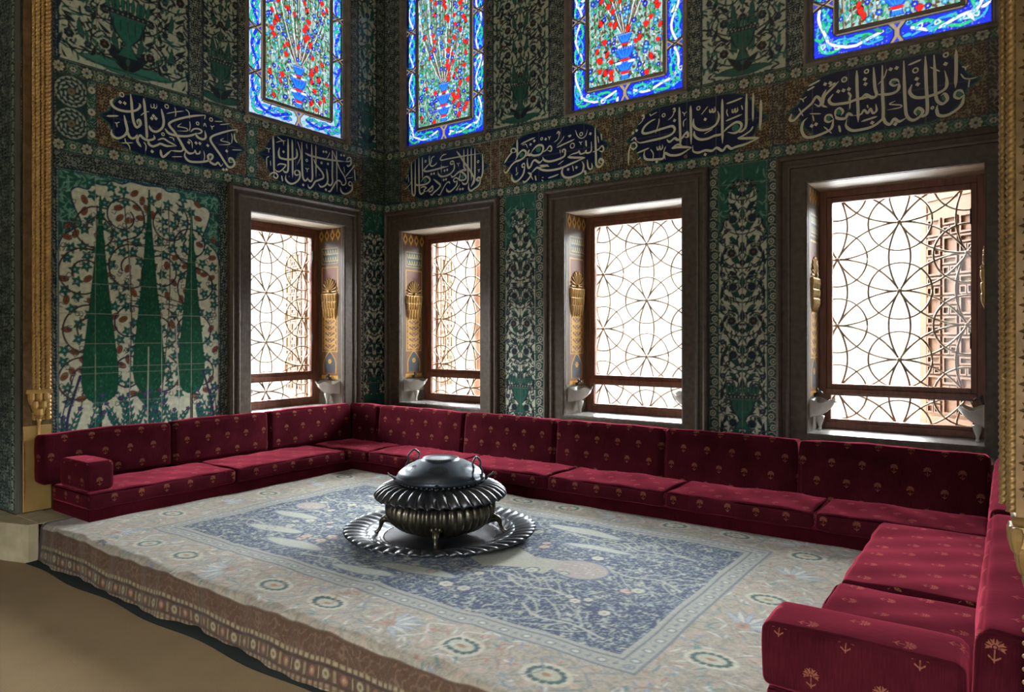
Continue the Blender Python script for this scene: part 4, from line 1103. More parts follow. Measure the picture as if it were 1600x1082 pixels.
def jamb_canvas():
    """painted and gilt panel, 0.34 wide x 2.0 high"""
    c = Canvas(0, .38, 0, 2.01, 0.005, (0.13, 0.08, 0.05))
    GD = (0.80, 0.44, 0.07); DK = (0.05, 0.035, 0.03); PK = (0.24, 0.085, 0.05)
    rnd = random.Random(3)
    c.rect(0, .38, 0, .30, (.20, .17, .13))
    # crown band of lobed medallions
    c.rect(0, .38, 1.85, 2.01, (.16, .07, .03))
    for i in range(4):
        x = .045 + i * .095
        c.poly([(x - .04, 1.93), (x, 2.0), (x + .04, 1.93), (x, 1.86)], GD); c.poly([(x - .02, 1.93), (x, 1.965), (x + .02, 1.93), (x, 1.895)], DK)
    # inscription plate
    c.rect(.05, .33, 1.60, 1.79, (.45, .27, .10)); c.rect(.065, .315, 1.615, 1.775, (.03, .05, .035))
    for zz in (1.655, 1.735):
        x = .08
        while x < .30:
            c.stroke([(x, zz + .02), (x + .01, zz - .02), (x + .03, zz - .01), (x + .035, zz + .025)], .008, (.66, .52, .22), 3)
            c.stroke([(x + .02, zz - .025), (x + .045, zz - .02)], .006, (.66, .52, .22), 0); x += .042
    # niche head field
    c.rect(.05, .33, 1.22, 1.57, PK); c.frame(.05, .33, 1.22, 1.57, .012, GD)
    # shaft with gilt arabesque
    c.rect(.06, .32, .32, 1.10, (.26, .10, .035))
    for i in range(7):
        z = .62 + i * .07
        for m in (1, -1):
            c.stroke([(.19, z), (.19 + m * .05, z + .02), (.19 + m * .10, z + .05), (.19 + m * .06, z + .075), (.19 + m * .03, z + .05)], .017, GD, 4)
            c.leaf(.19 + m * .07, z, pi / 2 - m * .7, .05, .02, GD, .3)
        c.disk(.19, z + .03, .012, GD)
    c.frame(.06, .32, .60, 1.10, .010, GD)
    c.poly([(.09, .36), (.09, .48), (.13, .55), (.19, .60), (.25, .55), (.29, .48), (.29, .36)], (.06, .06, .07))
    c.stroke([(.09, .36), (.09, .48), (.13, .55), (.19, .60), (.25, .55), (.29, .48), (.29, .36)], .012, GD, 3)
    c.flower(.19, .49, .030, GD, (.5, .2, .1), 6)
    c.rect(.05, .33, .29, .33, GD)
    return c
JC = jamb_canvas()

def jamb_fill(parent, side, W):
    """side -1: plane x=0 facing +x ; side +1: plane x=W facing -x.  canvas u runs from room to outside"""
    if side < 0: fn = lambda U, V: (np.full_like(U, 0.004), U + .02, V + ZO0)
    else: fn = lambda U, V: (np.full_like(U, W - .004), .40 - U, V + ZO0)
    o = JC.emit('jamb_panel', (0, .38, 0, 2.01), fn, M['painted'], parent)
    o['label'] = 'painted and gilt niche panel on the window jamb'
    s = 1 if side < 0 else -1; xw = 0.004 if side < 0 else W - .004
    # scalloped shell of the niche head
    mb = MB(); yc, zc = .21, ZO0 + 1.285
    for i in range(11):
        a = pi * (i / 10.0)
        P = []
        for q in np.linspace(0.12, 1, 7):
            r = .125 * q
            P.append((xw + s * (.002 + .006 * sin(pi * q)), yc + r * cos(a), zc + r * sin(a) * 1.25))
        mb.tube(P, [.003 + .007 * q for q in np.linspace(.1, 1, 7)], 6)
    mb.ball((xw + s * .01, yc, zc), .022, n=6)
    sh = mb.build('niche_shell', M['gold'], o, smooth=True); sh['label'] = 'gilt scalloped shell'
    # stalactite pendants under it
    mb = MB()
    for row, (zz, n, pr) in enumerate(((ZO0 + 1.215, 6, .022), (ZO0 + 1.125, 6, .016), (ZO0 + 1.05, 5, .010))):
        wrow = .27 - .02 * row
        for i in range(n):
            y = yc - wrow / 2 + (i + .5) * wrow / n
            h = .055; rr = wrow / n / 2
            P = [(rr * .25, -.055), (rr * .7, -.03), (rr, .0), (rr, .035), (rr * .8, .045)]
            mb.lathe([(.0005, -.075)] + P + [(.0005, .046)], 8, (xw + s * pr * .30, y, zz))
        mb.box(min(xw, xw + s * pr), max(xw, xw + s * pr), yc - wrow / 2, yc + wrow / 2, zz + .035, zz + .048)
        mb.box(min(xw, xw + s * pr * .45), max(xw, xw + s * pr * .45), yc - wrow / 2, yc + wrow / 2, zz - .045, zz + .036)
    mb.build('stalactite_cornice', M['gold'], o, smooth=False)['label'] = 'gilt stalactite pendants'

def basin(parent_fn, label, side, W, name='wall_basin'):
    """small white marble basin with its bracket and drip foot, on a window jamb"""
    mb = MB(); s = 1 if side < 0 else -1; x = 0.0 if side < 0 else W
    yc = .20; z = ZO0 + .235
    n = 17
    # half bowl whose flat side is on the jamb
    prof = [(.02, -.115), (.055, -.105), (.10, -.075), (.145, -.03), (.165, .012), (.172, .02), (.160, .02), (.14, -.01), (.09, -.055), (.0, -.075)]
    P = np.array([[(x + s * (.004 + r * sin(pi * i / (n - 1))), yc + r * cos(pi * i / (n - 1)) * .95, z + h + .015 * cos(6 * pi * i / (n - 1)) * (h > .01)) for i in range(n)] for r, h in prof])
    mb.grid(P)
    mb.box(min(x, x + s * .012), max(x, x + s * .012), yc - .165, yc + .165, z - .11, z + .035)
    mb.lathe([(.001, -.235), (.018, -.23), (.010, -.21), (.013, -.19), (.026, -.15), (.035, -.11), (.001, -.10)], 12, (x + s * .05, yc, z))
    P2 = [(x + s * .018, yc, z + .06), (x + s * .03, yc, z + .085), (x + s * .055, yc, z + .09), (x + s * .07, yc, z + .07)]
    o = mb.build(name, M['marble'], smooth=True)
    t = MB(); t.tube(P2, .009, 8); t.lathe([(.001, .0), (.014, .004), (.010, .02), (.001, .03)], 10, (x + s * .03, yc, z + .088)); t.box(min(x, x + s * .02), max(x, x + s * .02), yc - .015, yc + .015, z + .045, z + .075)
    sp = t.build('spout', M['bronze'], o, smooth=True); sp['label'] = 'dark metal spout'
    loc, rz = parent_fn
    o.location = loc; o.rotation_euler = (0, 0, rz)
    tag(o, label, 'basin', 'marble basins on the window jambs')
    return o

def lower_window(n, loc, rz, W, prof_l, cz, dz, dx, hubx, basins, fr_l, fr_r, fr_t=.24):
    root = empty('window_%d' % n, loc); root.rotation_euler = (0, 0, rz)
    tag(root, kind='structure')
    # moulded stone surround (flat band, steps and outer bead)
    mb = MB()
    for (f0, f1) in ((0, 0),):
        k = fr_t
        prof = [(0, .10), (0, -.030), (.012, -.036), (k * .52, -.036), (k * .54, -.048), (k * .60, -.052), (k * .66, -.048), (k * .68, -.034), (k * .80, -.032), (k * .82, -.046), (k * .90, -.058), (k * .97, -.050), (k, -.040), (k, .02)]
        loft_frame(mb, 0, W, ZO0, ZO1, prof, bottom=True)
    sur = mb.build('stone_surround', M['stone'], root)
    # lining of the opening
    mb = MB()
    mb.box(0.0, W, .0, .60, ZO1 - .003, ZO1 + .02)
    mb.build('soffit_lining', M['soffit'], root)['label'] = 'pale veined marble lining'
    mb = MB()
    mb.box(-.02, .003, .0, .60, ZO0, ZO1); mb.box(W - .003, W + .02, .0, .60, ZO0, ZO1)
    mb.build('jamb_lining', M['jamb'], root)
    mb = MB(); mb.box(0, W, -.03, .60, ZO0 - .02, ZO0 + .004)
    mb.build('stone_sill', M['marble_dark'], root)
    # timber frame, casement and lower light
    y0, y1 = .40, .47
    mb = MB(); bars(mb, .003, W - .003, ZO0 + .004, ZO1 - .003, y0, y1, .055)
    mb.box(.055, W - .055, y0 - .008, y1, .862, .905)
    mb.build('timber_frame', M['wood'], root, bevel=.004)
    mb = MB(); bars(mb, .058, W - .058, .905, ZO1 - .058, y0 + .012, y1 - .01, .042, .040, .045)
    mb.build('casement', M['wood'], root, bevel=.004)
    mb = MB(); bars(mb, .058, W - .058, ZO0 + .06, .862, y0 + .012, y1 - .01, .032, .025, .015)
    mb.build('lower_light_frame', M['wood'], root, bevel=.003)
    mb = MB(); mb.box(.10, W - .10, .436, .440, .945, ZO1 - .10); mb.build('glass_pane', M['glass'], root)
    mb = MB(); mb.box(.09, W - .09, .436, .440, .645, .848); mb.build('glass_pane', M['glass'], root)
    mb, hub = grille_mesh(W, .05, W - .05, ZO0 + .05, ZO1 - .05, hubx, cz, .50, dx, dz)
    gr = mb.build('brass_grille', M['brass'], root, smooth=True)
    gr['label'] = 'brass lattice of circles and pointed loops'
    for (a, b) in hub:
        q = MB(); q.lathe([(.001, -.016), (.014, -.014), (.021, -.004), (.021, .004), (.014, .014), (.001, .016)], 12)
        k = q.build('grille_boss', M['brass'], gr, smooth=True)
        k.rotation_euler = (pi / 2, 0, 0); k.location = (a, .497, b)
    mb = MB(); 
    for zz in (1.25, 2.2): mb.tube([(W - .10, y0 - .006, zz), (W - .10, y0 - .006, zz + .12)], .006, 6)
    mb.build('hinge', M['bronze'], root)
    for side in (-1, 1): jamb_fill(root, side, W)
    for side, lab in basins:
        basin((loc, rz), lab, side, W)
    return root
M['marble_dark'] = noisy('grey_marble_sill', (0.20, 0.19, 0.18), (0.32, 0.30, 0.28), 8, 0.25)

lower_window(1, (.28, 0, 0), 0, 1.20, None, 1.829, .548, .462, .648, [(-1, 'white marble basin on the jamb nearest the corner, back wall')], .2, .2)
lower_window(2, (2.535, 0, 0), 0, 1.215, None, 1.703, .562, .485, .640, [(-1, 'white marble basin on the left jamb of the middle back window'), (1, 'marble basin on the right jamb of the middle back window, against the light')], .2, .2)
lower_window(3, (4.803, 0, 0), 0, 1.182, None, 1.715, .561, .466, .592, [(-1, 'marble basin on the left jamb of the widest window'), (1, 'marble basin on the right jamb of the widest window by the gilded column')], .2, .2)
lower_window(4, (0, -1.835, 0), radians(90), 1.185, None, 1.821, .542, .475, .540, [(-1, 'marble basin on the left wall window jamb beside the cypress tiles'), (1, 'white marble basin on the left wall window jamb next to the corner')], .2, .2)

# ------------------------------------------------------------------ open shutters and a post outside
def shutter(name, hinge, ang, L, label, z0=.60, z1=2.56):
    root = empty(name, (hinge[0], hinge[1], 0)); root.rotation_euler = (0, 0, ang)
    tag(root, label, 'shutter', 'wooden shutters folded open outside the windows')
    mb = MB(); mb.box(0, L, -.018, .018, z0, z1); mb.build('leaf', M['peach'], root)
    fr = MB(); bars(fr, 0, L, z0, z1, -.026, .026, .07)
    fr.build('rail_frame', M['peach'], root, bevel=.003)
    mb = MB()
    # interlocking rectangles laid over the leaf
    w = (L - .14) / 3; z = z0 + .10; k = 0
    while z < z1 - .24:
        for i in range(3):
            x = .07 + i * w
            if (i + k) % 2: bars(mb, x + .012, x + w - .012, z, z + .15, -.036, .036, .016)
            else:
                bars(mb, x + .012, x + w * .5 - .004, z, z + .07, -.036, .036, .012); bars(mb, x + w * .5 + .004, x + w - .012, z, z + .07, -.036, .036, .012)
                bars(mb, x + .012, x + w - .012, z + .085, z + .15, -.036, .036, .014)
        z += .165; k += 1
    mb.build('interlaced_panel', M['shutter_rib'], root)
    return root
M['shutter_rib'] = noisy('carved_shutter_wood', (0.095, 0.042, 0.020), (0.13, 0.062, 0.032), 9, 0.6)
shutter('window_shutter', (5.985, .62), atan2(.42, -.50), .62, 'peach wooden shutter with interlaced panels outside the widest window')
shutter('window_shutter', (.285, .62), atan2(.60, -.25), .62, 'pale wooden shutter standing open outside the narrowest back window')
shutter('window_shutter', (-.62, -.655), atan2(.12, -.48), .60, 'pale wooden shutter standing open outside the left wall window')
def post():
    mb = MB(); prof = [(.001, -.6)]
    for i in range(60):
        z = -.6 + i * .07; prof.append((.10 + .012 * sin(i * 1.1), z))
    prof.append((.001, 3.6))
    o = mb_ = MB(); o.lathe(prof, 16)
    p = o.build('porch_post', M['shutter_rib'], smooth=True); p.location = (.235, 1.55, 0)
    tag(p, 'turned wooden porch post seen through the narrowest back window', 'post')
post()

# ------------------------------------------------------------------ stained-glass windows
def stained_canvas(W, H, white, seed):
    BR_GLOW = (0.36, 0.29, 0.21, 1.0); LD = (0.02, 0.012, 0.008, 1.0)  # plaster brown lightened to carry the daylight glow between the cells
    c = Canvas(0, W, 0, H, 0.005, (0.17, 0.13, 0.09)); c.a[..., 3] = 1.0
    rnd = random.Random(seed)
    BLU = (.01, .035, .80); AZ = (.04, .46, .90); GN = (.02, .58, .24); RDG = (.85, .02, .015); WG = (.86, .96, 1.0)
    base = (.50, .66, .95) if white else BLU
    mrg = .035; cw = .145; x2 = W - mrg
    xi0, xi1, zi0 = mrg + cw + .045, W - mrg - cw - .045, mrg + cw + .045
    cell = .455
    # side cells
    def octo(x0, x1, z0, z1, ch=.045):
        xm = (x0 + x1) / 2
        return [(x0, z0 + ch), (x0 + ch * .4, z0 + ch * .5), (xm - ch * .35, z0 + .004), (xm + ch * .35, z0 + .004), (x1 - ch * .4, z0 + ch * .5), (x1, z0 + ch), (x1, z1 - ch), (x1 - ch * .4, z1 - ch * .5), (xm + ch * .35, z1 - .004), (xm - ch * .35, z1 - .004), (x0 + ch * .4, z1 - ch * .5), (x0, z1 - ch)]
    cells = []
    for m in (0, 1):
        a, b = (mrg, mrg + cw) if m == 0 else (W - mrg - cw, W - mrg)
        z = cell
        while z < H - .1:
            cells.append(octo(a, b, z + .018, min(z + cell - .018, H)))
            z += cell
    # L-shaped corner cells
    hw = W / 2
    for m in (0, 1):
        L = [(mrg, mrg), (hw - .05, mrg), (hw - .02, mrg + cw * .5 - .02), (hw - .02, mrg + cw * .5 + .02), (hw - .06, mrg + cw), (mrg + cw + .03, mrg + cw), (mrg + cw, mrg + cw + .03), (mrg + cw, cell - .05), (mrg + cw * .6, cell - .018), (mrg + cw * .4, cell - .018), (mrg, cell - .05)]
        if m: L = [(W - x, z) for x, z in L]
        cells.append(L)
    for P in cells:
        c.poly(P, base)
    # lead lines around cells and triangles between them
    tri = (.03, .04, .45)
    for m in (0, 1):
        xm = mrg + cw / 2 if m == 0 else W - mrg - cw / 2
        z = cell
        while z < H:
            for s in (-1, 1):
                c.poly([(xm + s * (cw / 2), z - .022), (xm + s * (cw / 2), z + .022), (xm + s * .035, z)], tri)
            z += cell
    for s in (-1, 1): c.poly([(hw - .022, mrg + cw / 2 + s * cw / 2), (hw + .022, mrg + cw / 2 + s * cw / 2), (hw, mrg + cw / 2 + s * .035)], tri)
    # ribbons inside the cells
    mask0 = c.a[..., 3].copy()
    def ribbons(path, amp, seed2):
        """path: centre line (n,2) with unit normals"""
        P = catmull(path, 10)
        d = np.gradient(P, axis=0); d /= np.maximum(np.linalg.norm(d, axis=1), 1e-9)[:, None]
        nn = np.stack([-d[:, 1], d[:, 0]], 1)
        s = np.cumsum(np.r_[0, np.linalg.norm(np.diff(P, axis=0), axis=1)])
        w0 = 2 * pi / cell
        dk = (.005, .01, .25)
        sets = [(1.0, 0.0, .024, GN), (1.0, 2.1, .015, AZ), (.75, 4.0, .022, WG if not white else BLU)]
        for a_, ph, wd, col in sets:
            Q = P + nn * (amp * a_ * np.sin(w0 * s * (1.5 if wd < .015 else 1.0) + ph + seed2))[:, None]
            c.stroke(Q[::3], wd + .010, dk, 0); c.stroke(Q[::3], wd, col, 0)
        L = s[-1]; k = 0
        q = .04
        while q < L - .03:
            i = int(np.searchsorted(s, q)); i = min(i, len(P) - 1)
            x, z = P[i] + nn[i] * amp * rnd.uniform(-.9, .9)
            col = rnd.choice([GN, GN, AZ, (.02, .3, .12), AZ, WG] if not white else [GN, AZ, BLU, BLU, GN])
            a = rnd.uniform(0, 6.3)
            if k % 3 == 0: c.flower(x, z, .018, AZ if not white else BLU, WG, 5)
            elif k % 3 == 1: c.leaf(x, z, a, .07, .028, col, .5, edge=dk, ew=.003)
            else: c.stroke([(x, z), (x + .03 * cos(a), z + .03 * sin(a)), (x + .035 * cos(a + 1.2), z + .035 * sin(a + 1.2)), (x + .012 * cos(a + 2), z + .012 * sin(a + 2))], .008, col, 3)
            q += .030; k += 1
        # small white seeds on the blue
        for i in range(int(L * 260)):
            t = rnd.randrange(len(P)); x, z = P[t] + nn[t] * (cw / 2) * rnd.uniform(-1, 1)
            if rnd.random() < .5: c.disk(x, z, .0032, (.45, .5, .95) if not white else (.2, .35, .9))
    for m in (0, 1):
        xm = mrg + cw / 2 if m == 0 else W - mrg - cw / 2
        z = cell
        while z < H - .1:
            z2 = min(z + cell, H + .2)
            ribbons([(xm, z + .03), (xm, z + .15), (xm, z + .3), (xm, z + cell - .03)], .048, m * 1.5 + z)
            z += cell
        e = hw - .04; k = mrg + cw / 2
        pts = [(k, cell - .04), (k, .30), (k, k + .04), (k + .04, k), (.30, k), (e, k)]
        if m: pts = [(W - x, zz) for x, zz in pts]
        ribbons(pts, .046, m * 2.2)
    # everything painted outside the cells goes back to the glow-lightened plaster brown
    k2 = mask0[..., None]
    br = np.zeros_like(c.a); br[..., :3] = BR_GLOW[:3]; br[..., 3] = 1
    c.a = c.a * (1 - k2) + br * k2
    for s in (-1, 1):
        for m in (0, 1):
            xm = mrg + cw / 2 if m == 0 else W - mrg - cw / 2
            z = cell
            while z < H: c.poly([(xm + s * (cw / 2 - .004), z - .020), (xm + s * (cw / 2 - .004), z + .020), (xm + s * .040, z)], (.03, .05, .5)); z += cell
        c.poly([(hw - .020, mrg + cw / 2 + s * (cw / 2 - .004)), (hw + .020, mrg + cw / 2 + s * (cw / 2 - .004)), (hw, mrg + cw / 2 + s * .04)], (.03, .05, .5))
    for P in cells: c.stroke(P, .008, LD, 0, closed=True)
    for m in (0, 1):
        xm = mrg + cw / 2 if m == 0 else W - mrg - cw / 2
        z = cell
        while z < H:
            c.stroke([(xm - cw / 2, z - .045), (xm - .03, z - .016), (xm + .03, z + .016), (xm + cw / 2, z + .045)], .012, LD, 3)
            c.stroke([(xm - cw / 2, z + .045), (xm - .03, z + .016), (xm + .03, z - .016), (xm + cw / 2, z - .045)], .012, LD, 3)
            z += cell
    c.frame(mrg - .012, W - mrg + .012, mrg - .012, H + .2, .009, LD)
    # ---- central picture: vase of flowers
    c.rect(xi0, xi1, zi0, H, (.34, .56, .54))
    c.clip = (xi0, xi1, zi0, H)
    xm = W / 2; w = xi1 - xi0
    BRN = (.13, .055, .018)
    STM = (.50, .62, .50)
    # stems
    for i in range(34):
        a = (i - 16.5) / 16.5
        zs = zi0 + .44
        top = zs + .25 + 1.5 * (1 - abs(a) * .35)
        P = [(xm + a * .03, zs), (xm + a * w * .20, zs + .22), (xm + a * w * .42 + rnd.uniform(-.01, .01), zs + .62), (xm + a * w * .54, top)]
        c.stroke(P, .0085, BRN if i % 3 else WG, 4)
    for m in (1, -1):
        for i in range(5):
            x0 = xm + m * (w * .16 + i * w * .075)
            P = [(x0, zi0), (x0 + m * .01, zi0 + .2), (x0 + m * .02 + rnd.uniform(-.02, .02), zi0 + .5), (x0 + m * .05, zi0 + .9)]
            c.stroke(P, .010, BRN, 4)
            c.stroke([(p[0] + .012, p[1]) for p in P], .005, (.5, .3, .05), 4)
    # leaves
    for i in range(int(1900 * (H / 2.0))):
        x = rnd.uniform(xi0, xi1); z = rnd.uniform(zi0, H)
        col = rnd.choice([GN, GN, GN, (.02, .36, .13), (.02, .30, .10), WG, AZ, BRN, BRN])
        c.leaf(x, z, pi / 2 + (xm - x) * -1.5 + rnd.uniform(-.9, .9), rnd.uniform(.022, .045), rnd.uniform(.010, .017), col, .2, edge=(.05, .03, .015), ew=.003)
    for i in range(22):
        a = (i - 10.5) / 10.5
        zs = zi0 + .44
        c.stroke([(xm + a * .03, zs), (xm + a * w * .20, zs + .22), (xm + a * w * .42, zs + .62), (xm + a * w * .54, zs + .25 + 1.5 * (1 - abs(a) * .35))], .0065, BRN if i % 4 else WG, 4)
    for i in range(170):
        x = rnd.uniform(xi0 + .01, xi1 - .01); z = rnd.uniform(zi0, H)
        col = rnd.choice([BLU, AZ, AZ, BLU, (.02, .12, .75)])
        r = rnd.uniform(.014, .024)
        c.flower(x, z, r, col, WG, 5, edge=(.02, .02, .05))
    for i in range(64):
        x = rnd.uniform(xi0 + .02, xi1 - .02); z = zi0 + .02 + (i + rnd.random()) * (H - zi0) / 64
        if abs(x - xm) < .11 and z < zi0 + .45: x = xm + (.13 + rnd.random() * .1) * (1 if x > xm else -1)
        r = rnd.uniform(.022, .034)
        if i % 2: c.ell(x, z, r * .8, r * 1.25, rnd.uniform(-.6, .6), (.04, .0, .0)); c.ell(x, z, r * .65, r * 1.1, rnd.uniform(-.6, .6), RDG)
        else:
            P = [(x - r, z + r * .5), (x - r * .3, z + r * .9), (x + r * .4, z + r * .9), (x + r * 1.1, z + r * .4), (x + r * .35, z - r * .9), (x - r * .3, z - r * .9)]
            c.stroke(P, .004, (.04, .0, .0), 0, closed=True); c.poly(P, RDG)
    # three-tier vase
    def tier(z, wt, wb, h):
        c.poly([(xm - wt, z + h), (xm + wt, z + h), (xm + wb, z), (xm - wb, z)], (.01, .01, .2)); c.poly([(xm - wt + .008, z + h - .006), (xm + wt - .008, z + h - .006), (xm + wb - .004, z + .004), (xm - wb + .004, z + .004)], (.015, .10, .85))
        for i in range(9):
            t = (i - 4) / 4.6
            c.stroke([(xm + wb * t * .8, z + .012), (xm + wt * t, z + h - .014)], .0055, AZ if i % 2 else (.02, .2, .9), 0)
            c.disk(xm + wt * t * .98, z + h - .010, .0035, WG)
    zb = zi0 + .01
    tier(zb, .035, .05, .055); c.ell(xm, zb + .065, .05, .016, 0, RDG)
    tier(zb + .075, .115, .045, .10); c.rect(xm - .10, xm - .035, zb + .15, zb + .172, WG); c.rect(xm + .035, xm + .10, zb + .15, zb + .172, WG)
    c.ell(xm, zb + .185, .055, .014, 0, RDG)
    tier(zb + .195, .115, .050, .11); c.rect(xm - .05, xm + .05, zb + .305, zb + .325, BRN); c.rect(xm - .075, xm - .03, zb + .305, zb + .325, WG); c.rect(xm + .03, xm + .075, zb + .305, zb + .325, WG)
    c.ell(xm, zb + .335, .045, .012, 0, RDG)
    tier(zb + .342, .085, .038, .095)
    c.clip = None
    c.frame(xi0 - .010, xi1 + .010, zi0 - .010, H + .2, .010, LD)
    c.frame(xi0 - .040, xi1 + .040, zi0 - .040, H + .2, .005, LD)
    return c

def stained_window(n, loc, rz, W, white, seed):
    root = empty('window_%d' % n, loc); root.rotation_euler = (0, 0, rz)
    tag(root, kind='structure')
    H = ZU1 - ZU0
    c = stained_canvas(W, H, white, seed)
    o = c.emit('stained_glass', (0.012, W - .012, 0.012, H), lambda X, Z: (X, np.full_like(X, .045), Z + ZU0), M['stained'], root)
    o['label'] = ('whitish-blue bordered' if white else 'blue bordered') + ' stained glass with a vase of red and blue flowers'
    mb = MB(); loft_frame(mb, 0, W, ZU0, ZU1, [(-.030, .09), (-.030, .028), (-.018, .020), (-.010, .024), (.004, -.012), (.012, -.018), (.024, -.018), (.030, -.008), (.034, .010)], bottom=True)
    mb.build('gypsum_frame', M['frame_plaster'], root)
    # raised ribs over the inner frame
    mrg = .035; cw = .15; a = mrg + cw
    mb = MB()
    x0, x1, z0 = a + .008, W - a - .008, ZU0 + a + .008
    for (p, q, r_, s_) in ((x0, x0 + .028, z0, ZU1), (x1 - .028, x1, z0, ZU1), (x0 + .028, x1 - .028, z0, z0 + .028)):
        mb.box(p, q, .022, .046, r_, s_)
    mb.build('inner_frame', M['frame_plaster'], root, bevel=.006)
    return root
stained_window(5, (.29, 0, 0), 0, 1.22, False, 1)
stained_window(6, (2.55, 0, 0), 0, 1.215, False, 2)
stained_window(7, (4.80, 0, 0), 0, 1.26, False, 3)
stained_window(8, (0, -1.85, 0), radians(90), 1.28, True, 4)

# ------------------------------------------------------------------ room shell
mb = MB(); mb.box(-1.2, 9.0, -11.3, 1.0, -.34, -.28)
tag(mb.build('floor', M['floor']), kind='structure')
mb = MB(); mb.box(-.62, 9.0, -11.3, .65, 6.0, 6.1)
tag(mb.build('ceiling', M['plaster']), kind='structure')
def solid(name, x0, x1, y0, y1, z0, z1, m, bevel=0):
    mb = MB(); mb.box(x0, x1, y0, y1, z0, z1)
    return tag(mb.build(name, m, bevel=bevel), kind='structure')
solid('wall_right', 6.25, 6.85, -3.90, -.0, -.28, 6.0, M['hall'])
_wr = [o for o in COL.objects if o.name == 'wall_right'][0]
sR = lambda Y, Z: (np.full_like(Y, 6.246), Y, Z)
panels(cl, sR, _wr, [('tile_panel', None, (-3.80, 0, .45, 2.815)), ('rosette_border', None, (-3.80, 0, 2.815, 2.92)), ('rosette_border', None, (-3.80, 0, 3.435, 3.545)), ('tile_panel', None, (-3.80, 0, 3.545, 5.55))], [])
_cr = Canvas(-3.80, 0, 2.92, 3.435, .008, (.02, .04, .05)); dense(_cr, -3.80, 0, 2.92, 3.435, 4, 110, (.08, .04, .02), (.4, .36, .24))
panels(_cr, sR, _wr, [('tile_panel', None, (-3.80, 0, 2.92, 3.435))], [])
solid('wall_pier', 6.25, 9.0, -4.05, -3.90, -.28, 6.0, M['hall'])
solid('wall_hall_right', 8.6, 9.0, -11.3, -4.05, -.28, 6.0, M['hall'])
fR = lambda u, w, v: (u, -11.0 - w, v)
wr = wall_mesh('wall_rear', -.95, 8.6, [(5.0, 7.2, 0.0, 3.2)], fR, M['hall'])
wall_mesh('wall_hall_left', -11.0, -3.80, [], lambda u, w, v: (-.35 - w, u, v), M['hall'])
# tiled strip of the hall wall beside the gilded pilaster
def hall_tiles():
    c = Canvas(-5.2, -3.80, -.28, 5.0, 0.008, (.02, .03, .035))
    dense(c, -5.2, -3.80, -.28, 5.0, 3, 80, (.03, .055, .065), (.26, .31, .25))
    dense(c, -3.90, -3.81, -.28, 5.0, 8, 120, (.02, .045, .05), (.3, .34, .28))
    c.rect(-3.925, -3.90, -.28, 5, (.22, .22, .16))
    for i in range(24):
        z = -.1 + i * .26
        for x in (-4.05, -4.30):
            c.leaf(x, z, 1.2, .22, .07, (.05, .09, .16), .4, edge=(.3, .34, .28), ew=.006)
            c.flower(x + .05, z + .12, .04, (.04, .08, .14), (.3, .2, .1), 6, edge=(.26, .3, .25))
    joints(c, -5.2, -3.8, -.28, 5, .25, .25, (.26, .28, .22), ox=.15)
    p = [o for o in COL.objects if o.name == 'wall_hall_left'][0]
    c.emit('tile_panel', (-5.2, -3.80, -.28, 5.0), lambda Y, Z: (np.full_like(Y, -.348), Y, Z), M['tile'], p)
hall_tiles()
pf = MB(); pf.box(-.345, -.005, -3.83, -3.803, 0.0, 5.9)
pf = tag(pf.build('wall_return', M['masonry']), kind='structure')
def return_tiles():
    c = Canvas(-.36, 0, 0, 5.2, .006, (.02, .04, .045))
    dense(c, -.36, 0, 0, 5.2, 6, 110, (.03, .05, .06), (.26, .30, .24))
    ringed(c, -.10, -.02, 0, 5.2)
    joints(c, -.36, 0, 0, 5.2, .18, .25, (.26, .28, .22), ox=.13)
    c.emit('tile_border', (-.35, -.012, 0.0, 5.2), lambda X, Z: (X, np.full_like(X, -3.8315), Z), M['tile'], pf)
return_tiles()

# platform under the rug and the stone kerb block at its left end
solid('floor_platform', 0.0, 6.25, -3.80, 0.0, -.28, -.012, M['pale_stone'])
def kerb():
    mb = MB()
    pts = [(-.345, -3.836), (-.345, -3.88), (-.32, -3.97), (-.22, -4.03), (-.05, -4.03), (.2, -3.97), (.41, -3.90), (.42, -3.836)]
    mb.prism(pts, -.28, -.004, lambda u, v, w: (u, v, w))
    mb.box(.005, .43, -3.836, -3.66, -.010, -.003)
    o = mb.build('kerb_block', M['pale_stone'], bevel=.025)
    tag(o, 'worn rounded stone block at the foot of the left gilded pilaster', 'stone block')
kerb()
# low ledges that carry the divans against the walls
mb = MB(); mb.box(0.005, 6.25, -.40, -.06, -.012, .50); tag(mb.build('trim_1', M['stone']), kind='structure')

